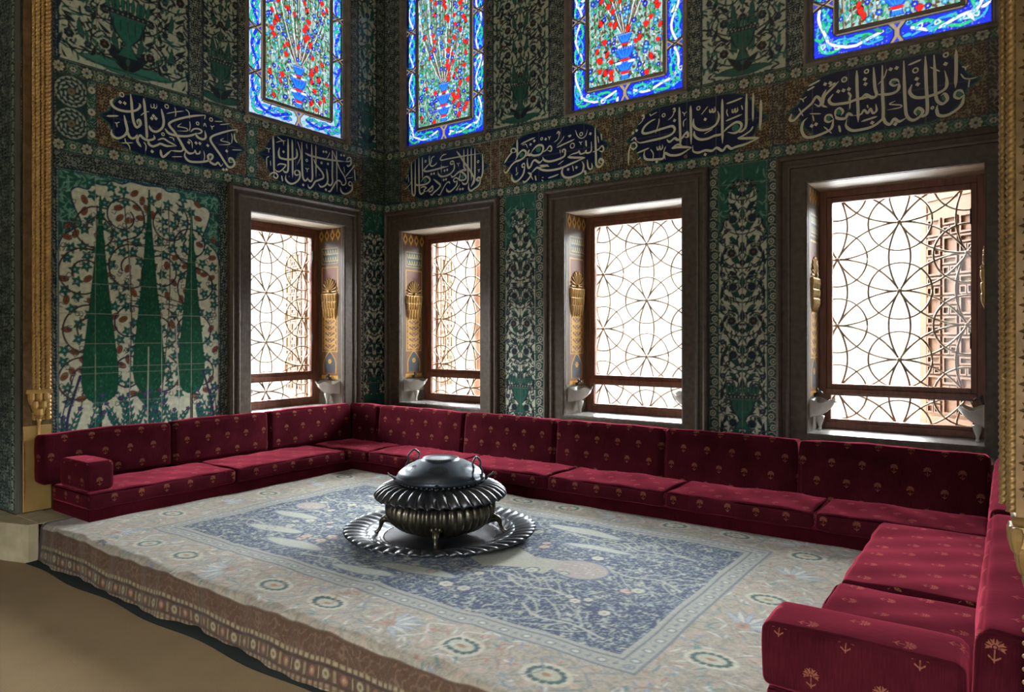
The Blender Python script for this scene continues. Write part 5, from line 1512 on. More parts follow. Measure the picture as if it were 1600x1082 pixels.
# ------------------------------------------------------------------ rug
def rug():
    x0, x1 = .44, 5.90; s0, s1 = -4.14, -1.02
    c = Canvas(x0, x1, s0, s1, 0.0075, (.36, .32, .26))
    rnd = random.Random(8)
    BG = (.305, .27, .215); NB = (.011, .030, .085); CRM = (.36, .37, .31); RS = (.27, .15, .11); TEA = (.06, .14, .14)
    c.swirl(x0, x1, s0, s1, BG, (.235, .22, .185), 34, .40, 2, ink2=(.38, .29, .24))
    c.swirl(x0, x1, s0, s1, None, (.34, .315, .265), 75, .22, 5)
    # scattered border bits
    for i in range(3600):
        x = rnd.uniform(x0, x1); y = rnd.uniform(-3.83, s1)
        if 1.25 < x < 4.9 and -3.42 < y < -1.48: continue
        col = rnd.choice([(.18, .22, .28), (.30, .17, .13), (.44, .44, .40), (.10, .20, .19), (.44, .44, .40), (.24, .26, .26)])
        c.leaf(x, y, rnd.uniform(0, 6.3), rnd.uniform(.03, .09), .014, col, rnd.uniform(-.8, .8))
    def ringm(x, y, r=.065):
        c.ell(x, y, r * 1.75, r * 1.35, 0, (.42, .39, .31)); 
        n = 14
        for i in range(n):
            a = 2 * pi * i / n; c.disk(x + r * 1.15 * cos(a), y + r * .82 * sin(a), r * .24, (.035, .085, .085))
        c.ell(x, y, r * .98, r * .66, 0, (.36, .36, .28)); c.ell(x, y, r * .35, r * .22, 0, (.28, .16, .1))
    def palmette(x, y, a):
        for q in range(-3, 4): c.leaf(x, y, a + q * .38, .17, .030, (.30, .34, .37) if q % 2 else (.44, .44, .40), 0, edge=(.13, .17, .22), ew=.003)
        c.flower(x, y, .035, (.34, .2, .15), (.1, .15, .2), 6)
    xx = 1.15
    k = 0
    while xx < 5.6:
        for yy in (-3.64, -1.27):
            ringm(xx, yy) if k % 3 else palmette(xx, yy, rnd.choice([0.5, 2.4, 4.0]))
        xx += .435; k += 1
    yy = -3.14; k = 0
    while yy < -1.3:
        for xx in (.96, 5.12):
            ringm(xx, yy) if k % 2 == 0 else palmette(xx, yy, 1.2)
        yy += .42; k += 1
    for i in range(26):
        # long S-shaped tendrils in the border
        x = x0 + .3 + i * .21
        for yy in (-3.60, -1.27):
            c.stroke([(x, yy - .12), (x + .08, yy - .02), (x + .02, yy + .07), (x + .12, yy + .13)], .010, rnd.choice([(.16, .20, .22), (.44, .44, .40), (.28, .18, .14)]), 4)
    # guard stripes
    g0, g1, h0, h1 = 1.24, 4.92, -3.44, -1.465
    c.rect(g0, g1, h0, h1, (.28, .28, .25))
    c.frame(g0, g1, h0, h1, .012, (.10, .12, .16)); c.frame(g0 + .095, g1 - .095, h0 + .095, h1 - .095, .012, (.10, .12, .16))
    def chain(xa, ya, xb, yb):
        L = sqrt((xb - xa) ** 2 + (yb - ya) ** 2); n = int(L / .062)
        for i in range(n + 1):
            t = i / n; x = xa + (xb - xa) * t; y = ya + (yb - ya) * t
            if i % 2: c.ell(x, y, .026, .022, 0, (.12, .14, .17)); c.ell(x, y, .016, .013, 0, (.42, .42, .38))
            else: c.disk(x, y, .012, (.15, .17, .2)); c.disk(x, y + .02, .007, (.2, .22, .24))
    e = .052
    chain(g0 + e, h0 + e, g1 - e, h0 + e); chain(g0 + e, h1 - e, g1 - e, h1 - e); chain(g0 + e, h0 + e, g0 + e, h1 - e); chain(g1 - e, h0 + e, g1 - e, h1 - e)
    a0, a1, b0, b1 = g0 + .135, g1 - .135, h0 + .135, h1 - .135
    c.rect(a0, a1, b0, b1, NB)
    c.clip = (a0, a1, b0, b1)
    c.swirl(a0, a1, b0, b1, None, (.15, .20, .23), 78, .26, 4)
    c.swirl(a0, a1, b0, b1, None, (.30, .33, .29), 118, .17, 9)
    for i in range(5200):
        x = rnd.uniform(a0, a1); y = rnd.uniform(b0, b1)
        c.leaf(x, y, rnd.uniform(0, 6.3), rnd.uniform(.025, .055), rnd.uniform(.009, .016), rnd.choice([CRM, CRM, (.24, .29, .31), (.30, .32, .24), NB, NB, NB]), rnd.uniform(-.7, .7))
    PALE = (.32, .335, .28)
    def tree(x, y, m, mm):
        c.stroke([(x, y), (x + m * .18, y + mm * .05), (x + m * .36, y + mm * .02), (x + m * .52, y + mm * .12)], .015, PALE, 5)
        for i in range(7):
            t = .15 + .12 * i
            px = x + m * .52 * t; py = y + mm * .06
            c.stroke([(px, py), (px + m * .08, py + mm * (.10 if i % 2 else -.09)), (px + m * .19, py + mm * (.17 if i % 2 else -.14))], .008, PALE, 4)
    for (x, y, m, mm) in ((1.50, -2.95, 1, 1), (1.45, -2.1, 1, -1), (4.35, -2.9, -1, 1), (4.60, -1.95, -1, 1), (3.7, -1.85, 1, -1), (4.65, -3.2, -1, 1), (2.6, -3.2, 1, 1), (2.9, -1.8, 1, 1), (4.2, -2.35, 1, -1), (2.0, -2.5, -1, 1), (3.6, -2.8, 1, 1)):
        tree(x, y, m, mm)
    for (x, y, a, b, r) in ((1.95, -2.95, .24, .055, .15), (1.75, -2.62, .22, .05, .1), (2.35, -3.10, .25, .055, .05), (2.25, -2.15, .30, .06, .0), (2.0, -1.85, .28, .05, .1), (3.35, -3.02, .26, .055, .15), (3.1, -3.2, .22, .045, .1), (3.75, -1.78, .28, .055, 0.0), (4.0, -2.05, .22, .04, .1)):
        c.ell(x, y, a + .012, b + .012, r, (.10, .13, .20)); c.ell(x, y, a, b, r, (.32, .34, .29))
    for (x, y, a, b) in ((4.11, -2.47, .17, .14), (2.65, -2.5, .30, .18), (1.62, -2.38, .13, .10)):
        c.ell(x, y, a + .014, b + .014, 0, (.08, .11, .2)); c.ell(x, y, a, b, 0, (.29, .255, .23))
        for i in range(26): c.leaf(x + rnd.uniform(-a * .7, a * .7), y + rnd.uniform(-b * .7, b * .7), rnd.uniform(0, 6), .03, .010, rnd.choice([(.28, .2, .18), (.42, .42, .38)]), .3)
    # central pale vase between the blossoms
    c.poly([(3.45, -2.65), (3.60, -2.72), (3.80, -2.62), (3.98, -2.66), (3.98, -2.40), (3.80, -2.44), (3.60, -2.33), (3.45, -2.42)], (.30, .30, .25))
    for i in range(40):
        x, y = rnd.choice([(2.2, -2.8), (3.4, -2.9), (3.9, -2.2), (2.4, -2.0), (4.2, -2.75), (1.9, -2.2), (3.3, -2.1)])
        x += rnd.uniform(-.35, .35); y += rnd.uniform(-.2, .2)
        r = rnd.uniform(.024, .042)
        c.flower(x, y, r, rnd.choice([CRM, (.42, .40, .33), (.40, .30, .24)]), (.25, .2, .2), 6, edge=NB)
    c.clip = None
    # hanging border in front (s < -3.86)
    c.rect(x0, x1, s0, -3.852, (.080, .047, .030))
    yt = -3.87
    c.swirl(x0, x1, -3.96, yt, (.085, .048, .030), (.13, .085, .055), 60, .3, 4)
    for i in range(150):
        x = x0 + .018 + i * .037
        c.rect(x - .012, x + .012, -3.985, -3.966, (.25, .21, .125)); c.rect(x - .010, x + .010, -4.118, -4.100, (.25, .21, .125)); c.rect(x - .010, x + .010, -4.094, -4.078, (.20, .155, .095))
    c.rect(x0, x1, -4.000, -3.992, (.03, .025, .025)); c.rect(x0, x1, -4.072, -4.066, (.03, .025, .025))
    for i in range(58):
        x = x0 + .05 + i * .094
        col = (.27, .24, .14) if i % 2 else (.20, .10, .06)
        c.ell(x, -4.033, .024, .027, 0, (.05, .04, .04)); c.ell(x, -4.033, .020, .023, 0, col)
        c.flower(x, -4.033, .010, (.12, .07, .04) if i % 2 else (.27, .23, .14), (.2, .1, .06), 5)
        for m in (-1, 1): c.rect(x + .047 - .003, x + .047 + .003, -4.058, -4.008, (.24, .19, .11))
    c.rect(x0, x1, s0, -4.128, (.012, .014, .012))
    c.rect(x0, x0 + .03, s0, s1, (.03, .03, .03))
    # drape
    yE, R = -3.80, .045
    def fn(X, S):
        edge = yE + .010 * np.sin(X * 5.1) + .007 * np.sin(X * 13.3 + 1) + .005 * np.sin(X * 31)
        d = edge - S                       # distance past the start of the bend
        a = np.clip(d / R, 0, pi / 2)
        Y = np.where(d <= 0, S, edge - R * np.sin(a))
        Z = np.where(d <= 0, 0.0, -R * (1 - np.cos(a)))
        Z = Z - np.where(d > R * pi / 2, d - R * pi / 2, 0)
        hang = np.clip(-Z / .28, 0, 1)
        Y = Y - hang * (.018 * np.sin(X * 4.2 + .5) + .010 * np.sin(X * 9.7) + .020)
        lift = .0035 * np.sin(X * 7 + S * 3) + .0025 * np.sin(X * 3.1 - S * 9) + .002 * np.sin(X * 17 + S * 11)
        lift = lift + .012 * np.exp(-((X - 3.3) / .16) ** 2) * np.exp(-((S + 3.78) / .10) ** 2) + .010 * np.exp(-((X - 1.0) / .2) ** 2) * np.exp(-((S + 3.7) / .15) ** 2)
        # creases running in from the edge
        for cx, ang, L in ((2.35, .5, .5), (3.15, -.4, .55), (4.2, .3, .4), (5.0, -.6, .6), (1.3, .2, .35)):
            u = (X - cx) + (S + 3.8) * ang
            lift = lift + .015 * np.exp(-(u / .05) ** 2) * np.exp(-np.clip((S + 3.8) / L, 0, 9) ** 2) * (d <= 0)
        Z = np.where(d <= 0, Z + lift, Z + lift * np.cos(a) * (d < R * pi / 2)) + .004
        Z = np.maximum(Z, -.262)
        return X, Y, Z
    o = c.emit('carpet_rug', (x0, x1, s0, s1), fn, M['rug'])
    o.data.polygons.foreach_set('use_smooth', [True] * len(o.data.polygons))
    tag(o, 'large faded navy and beige patterned rug covering the platform and hanging over its step', 'rug')
    mb = MB()
    n = 80
    P = np.array([[(x0 - .035 + (x1 - x0 + .1) * i / n, -3.80 - y + (.014 * sin(i * .45) if y > .1 else 0), z) for i in range(n + 1)] for y, z in ((.0, -.03), (.004, -.24), (.05, -.268), (.115, -.273), (.112, -.279), (.0, -.279))])
    mb.grid(P)
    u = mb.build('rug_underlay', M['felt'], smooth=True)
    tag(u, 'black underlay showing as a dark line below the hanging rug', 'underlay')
rug()

# ------------------------------------------------------------------ cushions
def cushion_mesh(name, L, D, H, r=.03, puff=.010, seed=0, wr=.004, axis_res=.035, material=None, parent=None, side_uv=0.0):
    """rounded upholstered block: x 0..L, y 0..D, z 0..H; front is y=0"""
    def coords(S):
        n = max(4, int(S / axis_res)); e = min(r, S * .45)
        a = [0, e * .15, e * .45, e * .8] if S > 4 * e * .3 else [0]
        mid = list(np.linspace(e * 1.1, S - e * 1.1, n))
        return np.array(sorted(set([round(v, 5) for v in a + mid + [S - v for v in a]])))
    ax = [coords(L), coords(D), coords(H)]
    rnd = random.Random(seed)
    ph = [rnd.uniform(0, 6) for _ in range(8)]
    verts = []; faces = []; uvs = []; key = {}
    S = np.array([L, D, H])
    def vid(p):
        k = tuple(round(float(q), 5) for q in p)
        if k in key: return key[k]
        p = np.array(p, float)
        q = np.clip(p, r, S - r); d = p - q; l = np.linalg.norm(d)
        out = q + d / l * r if l > 1e-9 else p.copy()
        c = (p - S / 2) / (S / 2)
        nrm = np.where(np.abs(c) > .999, np.sign(c), 0)
        w = [1 - c[i] ** 2 for i in range(3)]
        for i in range(3):
            if nrm[i]:
                o = [j for j in range(3) if j != i]
                out[i] += nrm[i] * puff * (w[o[0]] * w[o[1]]) ** .5
                g = sin(p[0] * 9 + ph[0] + 3 * p[2]) * sin(p[1] * 11 + ph[1]) + .6 * sin(p[0] * 23 + p[1] * 15 + ph[2]) + .5 * sin(p[2] * 31 + p[0] * 6 + ph[3])
                out[i] += nrm[i] * wr * g * min(1, 4 * (w[o[0]] * w[o[1]]) ** .5)
        key[k] = len(verts); verts.append(tuple(out)); return key[k]
    cfg = [(0, 1, 2), (1, 0, 2), (2, 0, 1)]
    for i, a, b in cfg:
        for side in (0, 1):
            for ia in range(len(ax[a]) - 1):
                for ib in range(len(ax[b]) - 1):
                    quad = []; uv = []
                    for (da, db) in ((0, 0), (1, 0), (1, 1), (0, 1)):
                        p = [0, 0, 0]; p[i] = S[i] * side; p[a] = ax[a][ia + da]; p[b] = ax[b][ib + db]
                        quad.append(vid(p))
                        if i == 0: uv.append((p[1] + .03, p[2]))
                        elif i == 1: uv.append((p[0], p[2]))
                        else: uv.append((p[0], p[1] + H))
                    flip = (side == 0) ^ (i == 1)
                    if flip: quad = quad[::-1]; uv = uv[::-1]
                    faces.append(quad); uvs += uv
    me = bpy.data.meshes.new(name)
    me.from_pydata(verts, [], faces)
    ul = me.uv_layers.new(name='UVMap')
    du = rnd.uniform(0, .18)
    ul.data.foreach_set('uv', [v for (a_, b_) in uvs for v in (a_ + du + side_uv, b_)])
    me.polygons.foreach_set('use_smooth', [True] * len(faces))
    me.materials.append(material or M['velvet'])
    me.update()
    o = bpy.data.objects.new(name, me); COL.objects.link(o)
    if parent: o.parent = parent
    return o

HB, HS = .088, .205        # top of the base, top of the seat cushions
def place(o, xf, yf, z, rz, lean=0.0):
    o.location = (xf, yf, z); o.rotation_euler = (lean, 0, rz)
    return o

# bases (plain red upholstered plinths)
place(cushion_mesh('divan_base', 2.46, .60, HB, .012, .001, 1, .001, .10, M['velvet_plain']), .74, -3.64, .006, radians(90))
tag(COL.objects['divan_base'], 'plain red upholstered base of the divan along the cypress tile wall', 'divan base', 'divan bases')
b2 = place(cushion_mesh('divan_base', 5.33, .75, HB, .012, .001, 2, .001, .12, M['velvet_plain']), .145, -1.165, .006, 0)
tag(b2, 'plain red upholstered base of the divan under the three back windows', 'divan base', 'divan bases')
b3 = place(cushion_mesh('divan_base', 3.22, .60, HB, .012, .001, 3, .001, .10, M['velvet_plain']), 5.50, -.42, .006, radians(-90))
tag(b3, 'plain red upholstered base of the divan by the right gilded column', 'divan base', 'divan bases')

def seat(xf, yf, L, D, rz, seed, label, dz=0.0):
    o = cushion_mesh('seat_cushion', L - .012, D, HS - HB + dz - .004, .026, .010, seed, .0045)
    place(o, xf, yf, HB + .008, rz)
    return tag(o, label, 'seat cushion', 'red velvet seat cushions of the divan')
# left row (front faces +X); local x runs along +Y
seat(.755, -3.65, 1.19, .60, radians(90), 11, 'red velvet seat cushion at the free end of the left row, armrest block on it')
seat(.750, -2.45, 1.20, .60, radians(90), 12, 'red velvet seat cushion of the left row, the one reaching into the corner')
# back row
bx = [.15, .975, 2.02, 3.07, 4.08, 5.105, 6.04]
labs = ['red velvet corner seat cushion between the left row and the back row', 'red seat cushion of the back row half hidden by the brazier lid', 'red seat cushion of the back row just right of the brazier handle', 'seat cushion under the middle back window', 'wrinkled seat cushion between the middle and widest windows', 'seat cushion filling the corner by the widest window']
for i in range(6):
    seat(bx[i], -1.18 if i else -1.185, bx[i + 1] - bx[i], .515, 0, 20 + i, labs[i])
# right row (front faces -X); local x runs along -Y
seat(5.485, -1.200, 1.25, .58, radians(-90), 31, 'brightly lit seat cushion of the right row, next to the back row', .006)
seat(5.475, -2.455, 1.20, .58, radians(-90), 32, 'brightly lit seat cushion of the right row, under the big armrest block', .0)

def back(xf, yf, L, D, H, rz, seed, label, lean, z):
    o = cushion_mesh('back_cushion', L - .012, D, H, .032, .010, seed, .003)
    place(o, xf, yf, z, rz, 0)
    # lean back around the local x axis
    o.rotation_mode = 'XYZ'
    o.rotation_euler = (Matrix.Rotation(rz, 4, 'Z') @ Matrix.Rotation(lean, 4, 'X')).to_euler()
    return tag(o, label, 'back cushion', 'red velvet back cushions of the divan')
HBk = .385
for i, (a, b, l) in enumerate([(-3.73, -2.71, 'tall red back cushion beside the left gilded pilaster'), (-2.705, -1.735, 'red back cushion in the middle of the left row, under the cypress tiles'), (-1.73, -.672, 'red back cushion under the left wall window, reaching into the corner')]):
    back(.192, a, b - a, .135, HBk - .012, radians(90), 41 + i, l, radians(-2), HS + .018)
bxs = [(.055, .535), (.54, 1.735), (1.74, 2.80), (2.805, 3.835), (3.84, 4.87), (4.875, 6.035)]
for i, ((a, b), l) in enumerate(zip(bxs, ['small red back cushion filling the corner', 'red back cushion under the narrowest back window', 'red back cushion under the first pillar tile panel', 'red back cushion under the middle back window', 'red back cushion under the second pillar tile panel', 'long red back cushion under the widest window'])):
    back(a, -.655, b - a, .19, HBk + .093, 0, 51 + i, l, radians(-6), HB + .026)
back(6.050, -.68, 1.64, .15, HBk - .01, radians(-90), 61, 'pink-lit back cushion of the right row, half hidden by the gilded column', radians(-1), HS + .018)
back(6.040, -2.36, 1.49, .15, HBk - .015, radians(-90), 62, 'pink-lit back cushion at the near end of the right row', radians(-3), HS + .020)

o = cushion_mesh('armrest_cushion', .195, .43, .205, .028, .008, 71, .002)
place(o, .715, -3.645, HS + .016, radians(90)); tag(o, 'small red velvet armrest block on the end of the left row', 'armrest cushion', 'velvet armrest blocks')
o = cushion_mesh('armrest_cushion', .245, .555, .205, .028, .008, 72, .002)
place(o, 5.470, -3.425, HS + .016, radians(-90)); tag(o, 'big red velvet armrest block at the near end of the right row', 'armrest cushion', 'velvet armrest blocks')
# upholstered end under the armrest of the right row reaches the rug
# ------------------------------------------------------------------ brazier and tray
BXc, BYc = 3.02, -2.43
def fluted(mb, prof, n_fl, amp, seg=6, twist=0.0, sharp=1.0, c=(0, 0, 0), va=None):
    """prof rows: (r, z, flute weight 0..1)"""
    n = n_fl * seg
    rows = []
    for j, (r, z, w) in enumerate(prof):
        tw = twist * j / (len(prof) - 1)
        ring = []
        for i in range(n):
            th = 2 * pi * i / n
            f = abs(cos((th) * n_fl / 2)) ** sharp
            rr = r + amp * w * (f - .5)
            zz = z + (amp * .35 if va is None else va) * w * (f - .5)
            ring.append((c[0] + rr * cos(th + tw), c[1] + rr * sin(th + tw), c[2] + zz))
        rows.append(ring)
    mb.grid(np.array(rows), closed_u=True)

def tray():
    root = empty('serving_tray', (BXc, BYc, .008))
    tag(root, 'wide round dark metal tray with twisted fluted rim on the rug', 'tray')
    mb = MB()
    mb.lathe([(.001, .010), (.20, .010), (.38, .012), (.395, .016), (.40, .02)], 96)
    mb.lathe([(.40, .012), (.38, .002), (.2, .0), (.001, .0)], 96)
    mb.build('tray_floor', M['bronze'], root, smooth=True)
    mb = MB(); fluted(mb, [(.395, .014, 0), (.412, .018, .5), (.438, .034, 1), (.462, .048, 1), (.482, .055, .6), (.495, .055, 0)], 36, .014, 8, .22, va=.014)
    mb.build('inner_gadroons', M['bronze'], root, smooth=True)
    mb = MB(); fluted(mb, [(.492, .052, 0), (.502, .056, .6), (.54, .064, 1), (.585, .070, 1), (.620, .070, 1), (.634, .062, .9), (.625, .052, .6), (.58, .048, .4), (.5, .040, 0), (.40, .008, 0)], 48, .012, 8, .16, va=.015)
    mb.build('fluted_rim', M['bronze'], root, smooth=True)
    mb = MB()
    for i in range(90):
        a = 2 * pi * i / 90; mb.ball((.375 * cos(a), .375 * sin(a), .013), .0045, n=4)
    mb.build('bead_ring', M['bronze'], root, smooth=True)
tray()
def brazier():
    root = empty('brazier', (BXc, BYc, .020))
    tag(root, 'dark metal lidded brazier with fluted flange, standing on the tray', 'brazier')
    Z = .03
    mb = MB()
    fluted(mb, [(.001, .018, 0), (.12, .018, 0), (.20, .032, .3), (.28, .062, .8), (.335, .108, 1), (.357, .158, 1), (.356, .205, 1), (.340, .240, .8), (.312, .252, .3)], 40, .022, 6, .0, 1.0, (0, 0, 0))
    mb.lathe([(.312, .250), (.300, .258), (.296, .266)], 80)
    fluted(mb, [(.300, .262, .2), (.318, .272, .8), (.322, .286, .8), (.305, .298, .2)], 40, .012, 6)
    mb.build('bowl', M['bronze_warm'], root, smooth=True)
    mb = MB()
    fluted(mb, [(.272, .352, 0), (.29, .350, .5), (.33, .342, 1), (.38, .325, 1), (.415, .300, 1), (.432, .280, 1), (.436, .268, .8), (.420, .268, .6), (.36, .288, .5), (.30, .292, 0)], 36, .016, 8, .14, va=.020)
    mb.build('fluted_flange', M['bronze'], root, smooth=True)
    mb = MB()
    mb.lathe([(.268, .33), (.262, .352), (.262, .362), (.275, .364)], 72)
    for i in range(48):
        a = 2 * pi * i / 48; mb.ball((.272 * cos(a), .272 * sin(a), .362), .015, 1, 1, .8, n=5)
    mb.build('gadroon_collar', M['bronze'], root, smooth=True)
    mb = MB()
    mb.lathe([(.288, .370), (.296, .374), (.296, .392), (.290, .398), (.288, .402), (.282, .418), (.262, .436), (.222, .462), (.172, .488), (.132, .500), (.122, .505), (.120, .514), (.115, .517), (.108, .512), (.06, .510), (.001, .513)], 96)
    lid = mb.build('lid', M['bronze_blue'], root, smooth=True)
    # pierced rosettes on shoulder and top: dark slots painted for the shade inside
    def rosette(cx, cy, cz, nrm, ra, rb):
        mb = MB()
        nv = Vector(nrm).normalized(); up = Vector((0, 0, 1)); t1 = up.cross(nv).normalized(); t2 = nv.cross(t1)
        C0 = Vector((cx, cy, cz)) + nv * .0035
        n = 22
        for i in range(n):
            a = 2 * pi * i / n; wv = .52 * pi / n
            P = [C0 + t1 * (ra * q * cos(a + s)) + t2 * (rb * q * sin(a + s)) for q, s in ((.42, -wv), (1.0, -wv), (1.0, wv), (.42, wv))]
            mb.add([tuple(p) for p in P], [(0, 1, 2, 3)])
        mb.build('pierced_rosette', M['hole_shade'], lid)
    for k in range(6):
        a = radians(-53 + 60 * k)
        r0, z0 = .222, .462
        nn = (cos(a) * .5, sin(a) * .5, .86)
        rosette(r0 * cos(a), r0 * sin(a), z0 + .001, nn, .064, .045)
    mb = MB()
    for i in range(40):
        a = 2 * pi * i / 40
        P = [(q * cos(a + s), q * sin(a + s), .5145 if q > .08 else .5135) for q, s in ((.070, -.04), (.104, -.04), (.104, .04), (.070, .04))]
        mb.add(P, [(0, 1, 2, 3)])
    mb.build('pierced_rosette', M['hole_shade'], lid)
    # S-shaped legs
    for k in range(4):
        a = radians(-53.5 + 90 * k)
        c_, s_ = cos(a), sin(a)
        P = [(.300, .075), (.340, .100), (.372, .104), (.392, .088), (.398, .066), (.405, .044), (.42, .022), (.440, .012), (.454, .020)]
        R = [.016, .024, .024, .019, .014, .0115, .012, .015, .008]
        Q = catmull([(p[0], p[1]) for p in P], 4); RR = np.interp(np.linspace(0, 1, len(Q)), np.linspace(0, 1, len(P)), R)
        mb = MB(); mb.tube([(q[0] * c_, q[0] * s_, q[1] + .002) for q in Q], list(RR), 10)
        mb.ball((.432 * c_, .430 * s_, .012), .017, 1.1, 1.1, .7, n=6)
        leg = mb.build('leg', M['bronze_warm'], root, smooth=True)
        m2 = MB()
        for t in (-1, 0, 1):
            m2.ball(((.352 + .008 * abs(t)) * cos(a + t * .07), (.352 + .008 * abs(t)) * sin(a + t * .07), .125), .015, 1, 1, 1.2, n=5)
        m2.build('leaf_boss', M['bronze_warm'], leg, smooth=True)
    # wavy loop handles standing up from the lid rim
    for k, a in enumerate((radians(-49 - 137), radians(-49 + 58))):
        c_, s_ = cos(a), sin(a); tx, ty = -s_, c_
        P = []
        for (u, v) in ((-.052, 0), (-.064, .040), (-.044, .074), (-.052, .106), (-.022, .134), (0, .144), (.022, .134), (.052, .106), (.044, .074), (.064, .040), (.052, 0)):
            r = .285 - v * .10
            P.append((r * c_ + u * tx, r * s_ + u * ty, .395 + v))
        Q = catmull(P, 4)
        mb = MB(); mb.tube([tuple(q) for q in Q], [.0055 + .002 * abs(sin(i * .8)) for i in range(len(Q))], 8)
        h = mb.build('handle', M['bronze'], root, smooth=True)
        m2 = MB()
        for s in (-1, 1):
            m2 = MB(); m2.ball((.290 * c_ + s * .052 * tx, .290 * s_ + s * .052 * ty, .395), .012, n=6)
            m2.build('hinge_boss', M['bronze'], h, smooth=True)
    # side lugs with curled ends on the collar
    for k, a in enumerate((radians(-53.5 - 88), radians(-53.5 + 92), radians(-53.5))):
        c_, s_ = cos(a), sin(a); tx, ty = -s_, c_
        if k == 2:
            mb = MB(); mb.ball((.300 * c_, .300 * s_, .380), .016, .6, 1.6, .8, n=6); mb.build('latch', M['bronze'], root, smooth=True); continue
        P = [(.285, .372), (.305, .376), (.325, .392), (.345, .402), (.352, .418)]
        mb = MB(); mb.tube([(p[0] * c_, p[0] * s_, p[1]) for p in P], [.010, .009, .007, .006, .004], 8)
        mb.tube([(.30 * c_ + .03 * tx, .30 * s_ + .03 * ty, .37), (.318 * c_, .318 * s_, .384), (.30 * c_ - .03 * tx, .30 * s_ - .03 * ty, .37)], .006, 6)
        mb.build('curled_lug', M['bronze'], root, smooth=True)
M['bronze_warm'] = noisy('brown_bronze', (0.07, 0.062, 0.048), (0.13, 0.115, 0.085), 9, 0.36, metal=0.9, bstr=0.08, bdist=0.002, bscale=30)
M['bronze_blue'] = noisy('blued_copper', (0.055, 0.068, 0.088), (0.10, 0.118, 0.145), 7, 0.42, metal=0.85, bstr=0.05, bdist=0.002, bscale=25)
M['hole_shade'] = mat('opening_shade', (0.012, 0.012, 0.015), 0.8)  # near-black faces on the lid in place of real, shaded holes
brazier()

# ------------------------------------------------------------------ gilded pilasters
def rope(x, y, z0, z1, R, pitch, lobes=3, n=18, dz=None):
    dz = dz or pitch / 8
    k = int((z1 - z0) / dz)
    Z = np.linspace(z0, z1, k)[:, None]; T = np.linspace(0, 2 * pi, n, endpoint=False)[None, :]
    rr = R * (1 + .16 * np.cos(lobes * T - 2 * pi * Z / pitch))
    return np.stack([x + rr * np.cos(T), y + rr * np.sin(T), np.broadcast_to(Z, rr.shape)], -1)

def left_pilaster():
    root = empty('gilded_pilaster', (0, -3.69, 0))
    tag(root, 'tall gilded rope-moulded pilaster at the left edge of the alcove', 'pilaster', 'gilded pilasters framing the alcove')
    mb = MB(); mb.box(.004, .020, -.105, .10, .0, 5.9); mb.build('gilt_backing', M['gold_dark'], root)
    mb = MB(); mb.box(.006, .032, -.105, -.045, .66, 5.9)
    mb.build('flat_band', M['gold_dark'], root, bevel=.008)
    for (y, R, p, z0) in ((-.034, .012, .012, .70), (-.006, .017, .016, .70), (.030, .013, .012, .70), (.066, .021, .016, .70)):
        mb = MB(); mb.grid(rope(.024, y, z0, 5.9, R, p * 2.0, 2), closed_u=True)
        mb.build('rope_moulding', M['gold'], root, smooth=True)
    # capital-like foot: pendant of little niches above a thin colonnette
    mb = MB()
    for row, (z, n, w) in enumerate(((.86, 3, .155), (.80, 2, .11), (.74, 1, .06))):
        for i in range(n):
            y = .0 + (i + .5) * w / n - w / 2
            mb.lathe([(.001, -.05), (.012, -.04), (w / n / 2, 0), (w / n / 2, .045), (.001, .05)], 10, (.03, y, z))
    mb.box(.006, .05, -.09, .09, .905, .935)
    mb.build('stalactite_foot', M['gold'], root)
    mb = MB(); mb.lathe([(.001, .54), (.018, .545), (.009, .57), (.011, .68), (.02, .70), (.001, .72)], 12, (.03, 0, 0)); mb.build('colonnette', M['gold'], root, smooth=True)
    mb = MB(); mb.box(.006, .028, -.105, .09, .004, .66); mb.build('gilt_plinth', M['gold_plain'], root, bevel=.004)
    mb = MB()
    for i in range(46): mb.ball((.03, -.100, .07 + i * .0125), .0055, n=4)
    mb.build('bead_edge', M['gold'], root, smooth=True)
M['gold_plain'] = noisy('worn_gilding', (0.42, 0.27, 0.09), (0.56, 0.37, 0.13), 5, 0.5, metal=0.35)
left_pilaster()
M['gold_dim'] = noisy('darker_gilding', (0.24, 0.145, 0.05), (0.38, 0.245, 0.095), 14, 0.42, metal=0.5, bstr=0.2, bdist=0.002, bscale=90)  # same gilding in a darker tone, used on the right pilaster

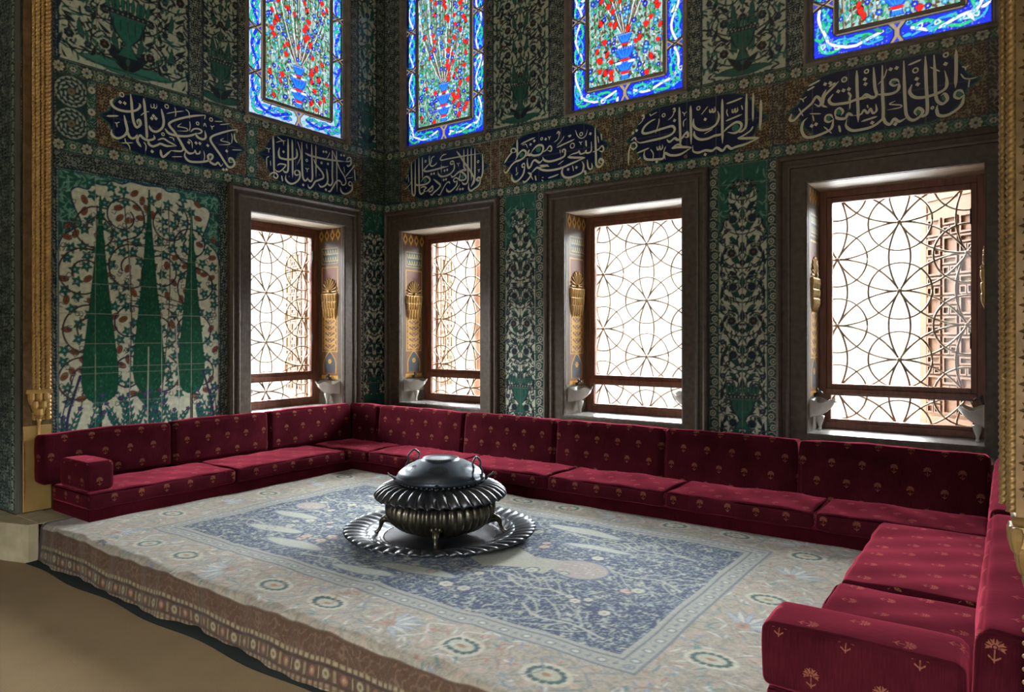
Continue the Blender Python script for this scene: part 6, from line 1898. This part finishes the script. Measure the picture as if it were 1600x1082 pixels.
def right_pilaster():
    root = empty('gilded_pilaster', (6.12, -3.95, 0))
    tag(root, 'carved gold pilaster with twisted rope edges at the right edge, above the armrest', 'pilaster', 'gilded pilasters framing the alcove')
    mb = MB(); mb.box(.018, .124, -.06, .045, .93, 5.9); mb.build('carved_shaft', M['gold_dark'], root)
    for (x, y, R) in ((-.006, .034, .0092), (.010, -.052, .0105)):
        mb = MB(); mb.grid(rope(x, y, .945, 5.9, R, .016, 2, 14, .002), closed_u=True)
        mb.build('rope_moulding', M['gold_dim'], root, smooth=True)
    # carved star leaves on the face
    for xc in (.048, .100):
        mb = MB()
        z = 1.0
        while z < 4.2:
            for i in range(8):
                a = i * pi / 4
                L = .026
                p0 = (xc + .004 * cos(a), -.061, z + .004 * sin(a)); p1 = (xc + L * cos(a), -.061, z + L * sin(a))
                q = (xc + .017 * cos(a + .28), -.062, z + .017 * sin(a + .28)); r_ = (xc + .017 * cos(a - .28), -.062, z + .017 * sin(a - .28)); t = (xc + .017 * cos(a), -.070, z + .017 * sin(a))
                mb.add([p0, p1, q, r_, t], [(0, 3, 4), (3, 1, 4), (1, 2, 4), (2, 0, 4)])
            z += .060
        mb.build('star_carving', M['gold_dark'], root)
    mb = MB(); mb.tube([(.018, .04, .925), (.018, -.062, .925), (.120, -.062, .925)], .011, 8)
    mb.build('string_moulding', M['gold_dim'], root, smooth=True)
    # stalactite corbel
    mb = MB()
    for row in range(4):
        z = .885 - row * .048; x0 = .008 + row * .014
        for i in range(4):
            x = x0 + .012 + i * .026 - row * .001 * i
            if x > .112: continue
            mb.lathe([(.001, -.040), (.006, -.032), (.013, -.005), (.014, .012), (.010, .022), (.001, .024)], 8, (x, -.048 + row * .010, z))
            mb.lathe([(.001, -.040), (.006, -.032), (.013, -.005), (.014, .012), (.010, .022), (.001, .024)], 8, (x0 + .006, -.03 + i * .016, z))
        mb.box(x0 + .008, .124, -.05 + row * .010, .045, z - .024, z + .025)
    mb.build('stalactite_corbel', M['gold_dim'], root)
    mb = MB()
    for i in range(34): mb.ball((.034, -.03, .70 - i * .030), .0048, 1, 1, 1.1, n=5)
    mb.box(.036, .124, -.03, .045, -.276, .73)
    mb.build('beaded_plinth', M['gold_dim'], root, smooth=False)
right_pilaster()
